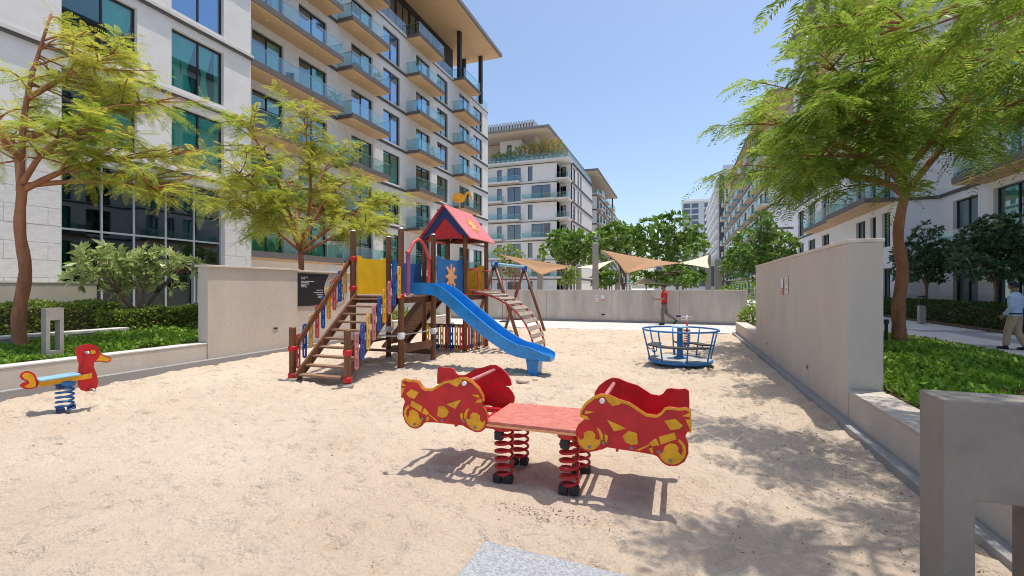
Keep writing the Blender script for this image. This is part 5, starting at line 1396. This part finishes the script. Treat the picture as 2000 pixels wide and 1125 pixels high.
court_tree(39, 1320, [(1300, 470, 26), (1330, 450, 26), (1318, 425, 16), (1350, 475, 24), (1300, 500, 24), (1340, 505, 26), (1362, 455, 14), (1290, 440, 18)], 1900, .5, 'leaf_broad', 'tallest broadleaf tree between the shade sails', 43)
court_tree(30, 1330, [(1250, 540, 14), (1280, 545, 16), (1310, 538, 16), (1345, 545, 16), (1330, 530, 14), (1365, 540, 10)], 1800, .30, 'leaf_broad', 'low rounded tree under the tan shade sail', 44, tr=.06)
court_tree(31, 1180, [(1170, 548, 14), (1192, 542, 13), (1180, 535, 12)], 800, .28, 'leaf_broad', 'small rounded shrub beside the concrete sail column', 45, tr=.05)
court_tree(30, 1112, [(1105, 548, 12), (1118, 540, 13), (1112, 528, 9)], 700, .22, 'leaf_hedge', 'slim light green shrub near the tan sail corner', 46, tr=.05)
court_tree(27, 1000, [(975, 495, 12), (995, 490, 14), (1012, 500, 10), (985, 510, 12), (992, 530, 10)], 1000, .20, 'leaf_hedge', 'light green young tree behind the swing frame', 47, tr=.05)
court_tree(34, 1488, [(1470, 470, 26), (1500, 455, 20), (1488, 430, 14), (1520, 480, 24), (1455, 505, 24), (1490, 505, 26), (1540, 478, 12), (1440, 490, 14), (1430, 525, 16), (1470, 535, 16)], 3600, .38, 'leaf_broad', 'bushy green tree beyond the far end of the tall beige wall', 48, Wd=.38)
# dark small trees before the shaded building
court_tree(29.0, 1805, [(1780, 500, 24), (1805, 480, 24), (1830, 500, 22), (1800, 525, 26), (1770, 530, 18), (1835, 530, 18), (1812, 450, 14), (1850, 510, 12)], 3000, .26, 'leaf_dark', 'small dark-leaved tree before the shaded building, nearer the tree trunk', 51, tr=.06, Wd=.42, z0=.1)
court_tree(23.4, 1940, [(1895, 490, 26), (1925, 465, 28), (1955, 470, 30), (1985, 480, 30), (1900, 520, 22), (1945, 510, 30), (1980, 520, 26), (1940, 440, 18), (2010, 490, 26), (1970, 445, 20)], 4600, .24, 'leaf_dark', 'larger dark-leaved tree before the shaded building, near the walking man', 52, tr=.07, Wd=.42, z0=.1)
# plants on the roof terrace of the second block
for i in range(15):
    px = 965+i*9.3; q = onY(px, 300, 77.4); hgt = (1.3, 1.7, 1.2, 2.2, 1.5, 2.4, 2.8, 2.5, 2.9, 2.7, 3.0, 3.1, 3.0, 3.2, 2.6)[i]
    if px > 1112: break
    T_ = thing('terrace_plant', (q[0], 77.4, 23.9), 'potted green shrub on the planted roof terrace' if i < 7 else 'yellow-flowering shrub on the planted roof terrace', 'plant', 'potted shrubs on the roof terrace' if i < 7 else 'flowering shrubs on the roof terrace')
    MB().lathe((q[0], 77.4, 23.9), [(.3, 0), (.4, .55), (.36, .55)], 10).build('pot', 'pot', T_)
    Pp, dd = blob_points([(0, 0, .5+hgt*.5, .55, .5, hgt*.5)], 260, .3)
    Vv, tt = leaves(Pp, dd+rng.normal(size=Pp.shape)*.5, rng.uniform(.25, .45, len(Pp)), rng.uniform(.08, .16, len(Pp)), np.clip(rng.normal(.4, .25, len(Pp)), 0, 1))
    o = inst('foliage', cloud_mesh('foliage', Vv, tt, 'flower_orange' if i >= 7 and i % 2 else 'leaf_hedge'), T_); o['kind'] = 'stuff'
# grassy clumps and shrubs behind the right end of the back wall
for i, (px, Y, hgt, m, lab) in enumerate(((1420, 26, 1.7, 'leaf_hedge', 'light green shrub behind the right end of the back wall'), (1445, 27, 2.1, 'leaf_cover', 'rounded green shrub by the concrete sail columns'), (1470, 19.5, .9, 'leaf_hedge', 'small bush at the end of the short low planter wall'))):
    q = onY(px, 560, Y); T_ = thing('shrub', (q[0], Y, 0), lab, 'shrub')
    MB().tube([(q[0], Y, 0), (q[0], Y, hgt*.7)], [.05, .02], 6).build('stem', 'bark_grey', T_)
    Pp, dd = blob_points([(0, 0, hgt*.55, hgt*.5, hgt*.5, hgt*.42)], 700, .4)
    Vv, tt = leaves(Pp, dd+rng.normal(size=Pp.shape)*.6, rng.uniform(.1, .2, len(Pp)), rng.uniform(.05, .1, len(Pp)), rng.normal(.45, .22, len(Pp)))
    o = inst('foliage', cloud_mesh('foliage', Vv, tt, m), T_); o['kind'] = 'stuff'
# ================================================================== SAILS, PARASOL, PEOPLE
def sail(corners, label, m, sag=.10):
    """taut cloth on 3 or 4 corners with hollow edges"""
    T_ = thing('shade_sail', Vector(corners[0]), label, 'shade sail')
    c = [Vector(p) for p in corners]; n = 12; mb = MB()
    cen = sum(c, Vector())/len(c)
    ring = []
    for i in range(len(c)):
        a, b = c[i], c[(i+1) % len(c)]
        for k in range(n):
            t = k/n; p = a.lerp(b, t); p = p.lerp(cen, sag*math.sin(math.pi*t)); ring.append(p)
    N = len(ring); M = 6
    for j in range(M+1):
        for p in ring:
            q = p.lerp(cen, j/M); q = q.copy(); q.z -= .16*math.sin(math.pi*j/M*.5)*0.8; mb.v.append(tuple(q))
    for j in range(M):
        for i in range(N):
            i2 = (i+1) % N; mb.f.append((j*N+i, j*N+i2, (j+1)*N+i2, (j+1)*N+i))
    o = mb.build('cloth', m, T_, True); s = o.modifiers.new('thick', 'SOLIDIFY'); s.thickness = .01
    ed = MB(); ed.tube([tuple(p) for p in ring]+[tuple(ring[0])], .018, 6, False); ed.build('hem', m, T_, True)
    return T_
sail([onY(975, 497, 24.5), onY(1122, 521, 30), onY(1058, 537, 26)], 'tan triangular shade sail sloping down behind the swing frame', 'sail_tan')
sail([onY(1173, 488, 26), onY(1270, 506, 30.5), onY(1330, 514, 31), onY(1222, 534, 25.5)], 'large tan shade sail over the low rounded tree', 'sail_tan', .12)
sail([onY(1127, 523, 31), onY(1200, 508, 34), onY(1168, 527, 29)], 'narrow cream shade sail between the two tan sails', 'sail_cream')
sail([onY(1322, 515, 31), onY(1384, 498, 34), onY(1385, 524, 29), ], 'cream shade sail stretched to the right-hand concrete columns', 'sail_cream', .14)
for i, (px, py, Y, w) in enumerate(((1163, 476, 28, 20), (1206, 527, 31, 18), (1383, 497, 34, 20), (1403, 508, 36, 24), (1055, 520, 30, 22), (1130, 518, 33, 12))):
    q = onY(px, py, Y); r = max(.16, w*.5*(Y/940)*.5*1.0)
    t = thing('sail_column', (q[0], Y, 0), ['tall square concrete column holding the large tan sail', 'shorter concrete column below the large tan sail', 'concrete column at the tip of the right cream sail', 'thick concrete column beside the right cream sail', 'concrete column under the left tan sail', 'slim column at the narrow cream sail'][i], 'column')
    MB().box(q[0]-r, q[0]+r, Y-r, Y+r, -.1, q[2]).build('shaft', 'concrete_post', t, bevel=.02); MB().box(q[0]-r*.7, q[0]+r*.7, Y-r*.7, Y+r*.7, q[2]+.002, q[2]+.08).build('cap_plate', 'galv', t)
q = onY(1262, 545, 30); t = thing('parasol', (q[0], 30, 0), 'cream parasol behind the man in the red shirt', 'parasol')
MB().tube([(q[0], 30, 0), (q[0], 30, q[2]+.1)], .035, 8).build('pole', 'frame_dark', t, True)
cn = MB(); z = q[2]+.12
for k in range(8):
    a0, a1 = R(45*k), R(45*(k+1)); cn.v += [(q[0], 30, z), (q[0]+.95*math.cos(a0), 30+.95*math.sin(a0), z-.42), (q[0]+.95*math.cos(a1), 30+.95*math.sin(a1), z-.42)]; cn.f.append((3*k, 3*k+1, 3*k+2))
o = cn.build('canopy', 'sail_cream', t); o.modifiers.new('thick', 'SOLIDIFY').thickness = .01
t = thing('playhouse_bench', (onY(900, 560, 20)[0]-6, 20, 0), 'pale bench against the back wall behind the play tower', 'bench') if 0 else None

# ---------------------------------------------------------------- people
def ell_tube(mb, pts, n=14):
    """pts: (x,y,z, rx, ry) cross-sections stacked along a path; closed"""
    ps = [Vector(p[:3]) for p in pts]; m = len(ps); i0 = len(mb.v)
    for k in range(m):
        d = (ps[min(k+1, m-1)]-ps[max(k-1, 0)]).normalized()
        a = Vector((1, 0, 0)) - d*d.x
        if a.length < .1: a = Vector((0, 1, 0)) - d*d.y
        a.normalize(); b = d.cross(a)
        for j in range(n):
            t = 2*math.pi*j/n; mb.v.append(tuple(ps[k]+a*math.cos(t)*pts[k][3]+b*math.sin(t)*pts[k][4]))
    for k in range(m-1):
        for j in range(n):
            j2 = (j+1) % n; A_ = i0+k*n; mb.f.append((A_+j, A_+j2, A_+n+j2, A_+n+j))
    mb.f.append(tuple(i0+j for j in reversed(range(n)))); mb.f.append(tuple(i0+(m-1)*n+j for j in range(n)))
def limb(mb, joints, radii, sub=5, n=12):
    pts = []
    for k in range(len(joints)-1):
        a, b = Vector(joints[k]), Vector(joints[k+1])
        for i in range(sub + (1 if k == len(joints)-2 else 0)):
            t = i/sub; p = a.lerp(b, t); r = radii[k]*(1-t)+radii[k+1]*t; pts.append((*p, r, r))
    ell_tube(mb, pts, n)
def head(mb, c, yawv, s=1.0):
    """skull, jaw, nose, ears around centre c, facing 2D direction yawv"""
    f = Vector((yawv[0], yawv[1], 0)).normalized(); r = Vector((f.y, -f.x, 0)); c = Vector(c)
    pts = []; i0 = len(mb.v); N, Mm = 16, 12
    for a in range(Mm+1):
        ph = math.pi*a/Mm; z = math.cos(ph); rad = max(math.sin(ph), .02)
        for b in range(N):
            th = 2*math.pi*b/N; lx, ly = math.cos(th), math.sin(th)
            fw = .098 if lx > 0 else .104; sd = .076
            if z < -.1: k = 1+.30*(z+.1); sd *= k; fw *= (1+.10*(z+.1)) if lx > 0 else (1+.45*(z+.1))
            p = c+f*(lx*rad*fw)+r*(ly*rad*sd)+Vector((0, 0, z*.122)); mb.v.append(tuple(p))
    for a in range(Mm):
        for b in range(N):
            b2 = (b+1) % N; mb.f.append((i0+a*N+b, i0+(a+1)*N+b, i0+(a+1)*N+b2, i0+a*N+b2))
    limb(mb, [c+f*.085+Vector((0, 0, .015)), c+f*.118+Vector((0, 0, -.025))], [.010, .016], 3, 8)
    limb(mb, [c+f*.085+Vector((0, 0, -.03)), c+f*.10+Vector((0, 0, -.035))], [.014, .010], 2, 8)
    limb(mb, [c+f*.088+r*.022+Vector((0, 0, -.062)), c+f*.088-r*.022+Vector((0, 0, -.062))], [.010, .010], 3, 8)
    for s_ in (-1, 1): limb(mb, [c+r*s_*.074+Vector((0, 0, .02)), c+r*s_*.084-f*.01+Vector((0, 0, -.03))], [.018, .012], 3, 8)
def hand(mb, w, d, up, s=1.0):
    """palm + five fingers from wrist w along d; up = back of hand"""
    d = Vector(d).normalized(); up = Vector(up); up = (up-d*up.dot(d)).normalized(); side = d.cross(up)
    w = Vector(w); limb(mb, [w, w+d*.045, w+d*.09], [.028, .036, .032], 3, 10)
    for k, (o, l) in enumerate(((-.030, .062), (-.010, .075), (.010, .07), (.030, .055))):
        a = w+d*.085+side*o; limb(mb, [a, a+d*l*.5-up*.006, a+d*l*.85-up*.028, a+d*l*.9-up*.045], [.0105, .010, .009, .007], 2, 7)
    a = w+d*.03+side*.035; limb(mb, [a, a+side*.025+d*.03-up*.01, a+side*.025+d*.06-up*.025], [.013, .011, .008], 2, 7)
def fused(mb, name, m, parent, vox=.011, sm=6):
    o = mb.build(name, m, parent, True)
    r = o.modifiers.new('fuse', 'REMESH'); r.mode = 'VOXEL'; r.voxel_size = vox; r.use_smooth_shade = True
    s = o.modifiers.new('soften', 'SMOOTH'); s.factor = .5; s.iterations = sm
    return o
def person(loc, rot, label, pose, cols, beard=False):
    T_ = thing('person', loc, label, 'person'); T_.rotation_euler = (0, 0, rot); T_['_local'] = 1
    P = pose; body = MB()
    ell_tube(body, [(0, 0, .84, .13, .09), (0, 0, .92, .155, .11), (0, 0, 1.05, .145, .10), (0, .005, 1.2, .165, .115), (0, .0, 1.34, .18, .11), (0, -.01, 1.42, .13, .085), (0, -.005, 1.48, .06, .058), (0, .01, 1.55, .055, .055), (0, .02, 1.60, .05, .05)], 16)
    head(body, (0, .03, 1.635), (P.get('look', (0, 1))))
    for s_ in ('l', 'r'):
        limb(body, P['arm_'+s_], [.055, .043, .030], 5); a, b = Vector(P['arm_'+s_][1]), Vector(P['arm_'+s_][2]); hand(body, b, b-a, P.get('back_'+s_, (0, 0, 1)))
        limb(body, P['leg_'+s_], [.085, .058, .040], 6)
    bo = fused(body, 'body', 'skin', T_)
    sh = MB()
    ell_tube(sh, [(0, 0, .87, .172, .125), (0, 0, .95, .172, .125), (0, 0, 1.05, .162, .118), (0, .005, 1.2, .182, .13), (0, .0, 1.34, .198, .124), (0, -.01, 1.42, .15, .10), (0, -.005, 1.475, .075, .072)], 18)
    for s_ in ('l', 'r'):
        j = [Vector(q) for q in P['arm_'+s_]]
        if P['sleeve'] == 'short': limb(sh, [j[0], j[0].lerp(j[1], .75)], [.072, .068], 5)
        else: limb(sh, [j[0], j[1], j[1].lerp(j[2], .93)], [.072, .058, .042], 6)
    fused(sh, 'shirt', cols[0], T_, .012, 4)
    tr_ = MB(); ell_tube(tr_, [(0, 0, .80, .15, .115), (0, 0, .88, .168, .122), (0, 0, .94, .166, .12)], 16)
    for s_ in ('l', 'r'):
        j = [Vector(q) for q in P['leg_'+s_]]; limb(tr_, [j[0], j[1], j[1].lerp(j[2], .93)], [.105, .082, .068], 6)
    fused(tr_, 'trousers', cols[1], T_, .012, 4)
    be = MB(); ell_tube(be, [(0, 0, .915, .175, .128), (0, 0, .95, .175, .128)], 18); be.build('belt', 'shoe', T_, True)
    for s_ in ('l', 'r'):
        a = Vector(P['leg_'+s_][2]); fd = Vector(P['foot_'+s_]).normalized(); sm_ = MB()
        limb(sm_, [a-fd*.05+Vector((0, 0, -.045)), a+fd*.05+Vector((0, 0, -.04)), a+fd*.18+Vector((0, 0, -.055))], [.045, .045, .034], 4)
        limb(sm_, [a+Vector((0, 0, .02)), a+Vector((0, 0, -.04))], [.047, .045], 3)
        fused(sm_, 'shoe', 'shoe', T_, .012, 3)
    hr = MB(); c = Vector((0, .03, 1.635)); lk = Vector((*P.get('look', (0, 1)), 0)).normalized()
    i0 = 0; N, Mm = 18, 9
    for a in range(Mm+1):
        ph = (math.pi*.58)*a/Mm
        for b in range(N):
            th = 2*math.pi*b/N; lx, ly = math.cos(th), math.sin(th); phh = ph*(1.0 if lx < .2 else .72)
            rt = Vector((lk.y, -lk.x, 0)); hr.v.append(tuple(c+lk*(lx*math.sin(phh)*.112)+rt*(ly*math.sin(phh)*.086)+Vector((0, 0, math.cos(phh)*.134))))
    for a in range(Mm):
        for b in range(N):
            b2 = (b+1) % N; hr.f.append((a*N+b, (a+1)*N+b, (a+1)*N+b2, a*N+b2))
    h_ = hr.build('hair', 'hair', T_, True); h_.modifiers.new('thick', 'SOLIDIFY').thickness = .012
    if beard:
        bd_ = MB(); limb(bd_, [c+lk*.06+Vector((0, 0, -.085)), c+lk*.085+Vector((0, 0, -.10))], [.05, .035], 3); bd_.build('beard', 'hair', T_, True)
    return T_
# man in red, walking to the left (local +y is forward), looking at the phone he holds out
pose1 = dict(arm_l=[(-.19, 0, 1.38), (-.23, .06, 1.12), (-.12, .34, 1.12)], arm_r=[(.19, 0, 1.38), (.23, .04, 1.12), (.10, .33, 1.08)], sleeve='short',
             leg_l=[(-.09, .02, .86), (-.09, .10, .47), (-.08, .06, .08)], leg_r=[(.09, -.02, .86), (.09, -.12, .48), (.09, -.52, .20)],
             foot_l=(0, 1, 0), foot_r=(0, .75, -.6), back_l=(-.3, -.2, -1), back_r=(.3, -.2, -1), look=(0, 1))
q = onZ(1298, 634)
pm = person((q[0], 20.9, .015), R(90+12), 'person in a red shirt and grey trousers walking along the back wall holding a phone', pose1, ('shirt_red', 'trouser_grey'), True)
ph = tag(MB().box(-.038, .038, -.004, .004, -.07, .07).build('phone', 'sign_black', None), 'dark phone held out by the person in red', 'phone')
v = Matrix.Rotation(R(102), 3, 'Z') @ Vector((-.01, .47, 1.13)); ph.location = Vector((q[0], 20.9, .015))+v; ph.rotation_euler = (R(-35), 0, R(102))
# man in pale blue shirt walking away on the right-hand path
pose2 = dict(arm_l=[(-.19, 0, 1.38), (-.26, -.05, 1.10), (-.22, .12, .88)], arm_r=[(.19, 0, 1.38), (.25, -.02, 1.10), (.16, .18, .98)], sleeve='long',
             leg_l=[(-.09, 0, .86), (-.10, .10, .47), (-.10, .14, .08)], leg_r=[(.09, 0, .86), (.09, .0, .47), (.09, -.16, .09)],
             foot_l=(0, 1, 0), foot_r=(.1, 1, -.1), back_l=(-1, 0, 0), back_r=(1, 0, .3), look=(-.25, 1))
q = onZ(1983, 684)
person((q[0], q[1], .013), R(38), 'person in a pale blue shirt and khaki trousers walking on the right-hand path', pose2, ('shirt_blue', 'trouser_khaki'))

# things on balconies of the left building
for i, (y, z, lab) in enumerate(((24.9, 13.72, 'small leafy pot plant in the corner of the longest balcony'), (29.9, 17.12, 'green pot plant at the end of a middle balcony'), (38.0, 13.72, 'bushy pot plant on the balcony above the playhouse roof'), (46.5, 17.12, 'pot plant on the farthest stack of balconies'), (36.4, 10.32, 'low pot plant on the balcony over the red roof'))):
    T_ = thing('balcony_plant', (-21.75, y, z), lab, 'plant')
    MB().lathe((-21.75, y, z), [(.14, 0), (.2, .32), (.17, .32)], 10).build('pot', 'pot', T_)
    Pp, dd = blob_points([(0, 0, .62, .32, .32, .38)], 140, .2)
    Vv, tt = leaves(Pp, dd+rng.normal(size=Pp.shape)*.5, rng.uniform(.15, .28, len(Pp)), rng.uniform(.05, .09, len(Pp)), rng.normal(.4, .25, len(Pp)))
    o = inst('foliage', cloud_mesh('foliage', Vv, tt, 'leaf_broad'), T_); o['kind'] = 'stuff'
def chair(x, y, z, rot, lab):
    T_ = thing('balcony_chair', (x, y, z), lab, 'chair'); T_.rotation_euler = (0, 0, rot); T_['_local'] = 1
    MB().box(-.24, .24, -.24, .24, .40, .45).build('seat', 'rubber', T_); MB().box(-.24, .24, .21, .25, .46, .86).build('backrest', 'rubber', T_)
    for sx in (-.21, .21):
        for sy in (-.21, .21): MB().box(sx-.02, sx+.02, sy-.02, sy+.02, 0, .4).build('leg', 'rubber', T_)
chair(-21.9, 21.4, 13.72, .6, 'dark chair on the longest balcony beside the pale wall'); chair(-21.8, 27.6, 17.12, 1.4, 'dark chair on a middle balcony behind glass'); chair(-21.9, 36.2, 17.12, 2.0, 'dark chair on the balcony stack above the playhouse')
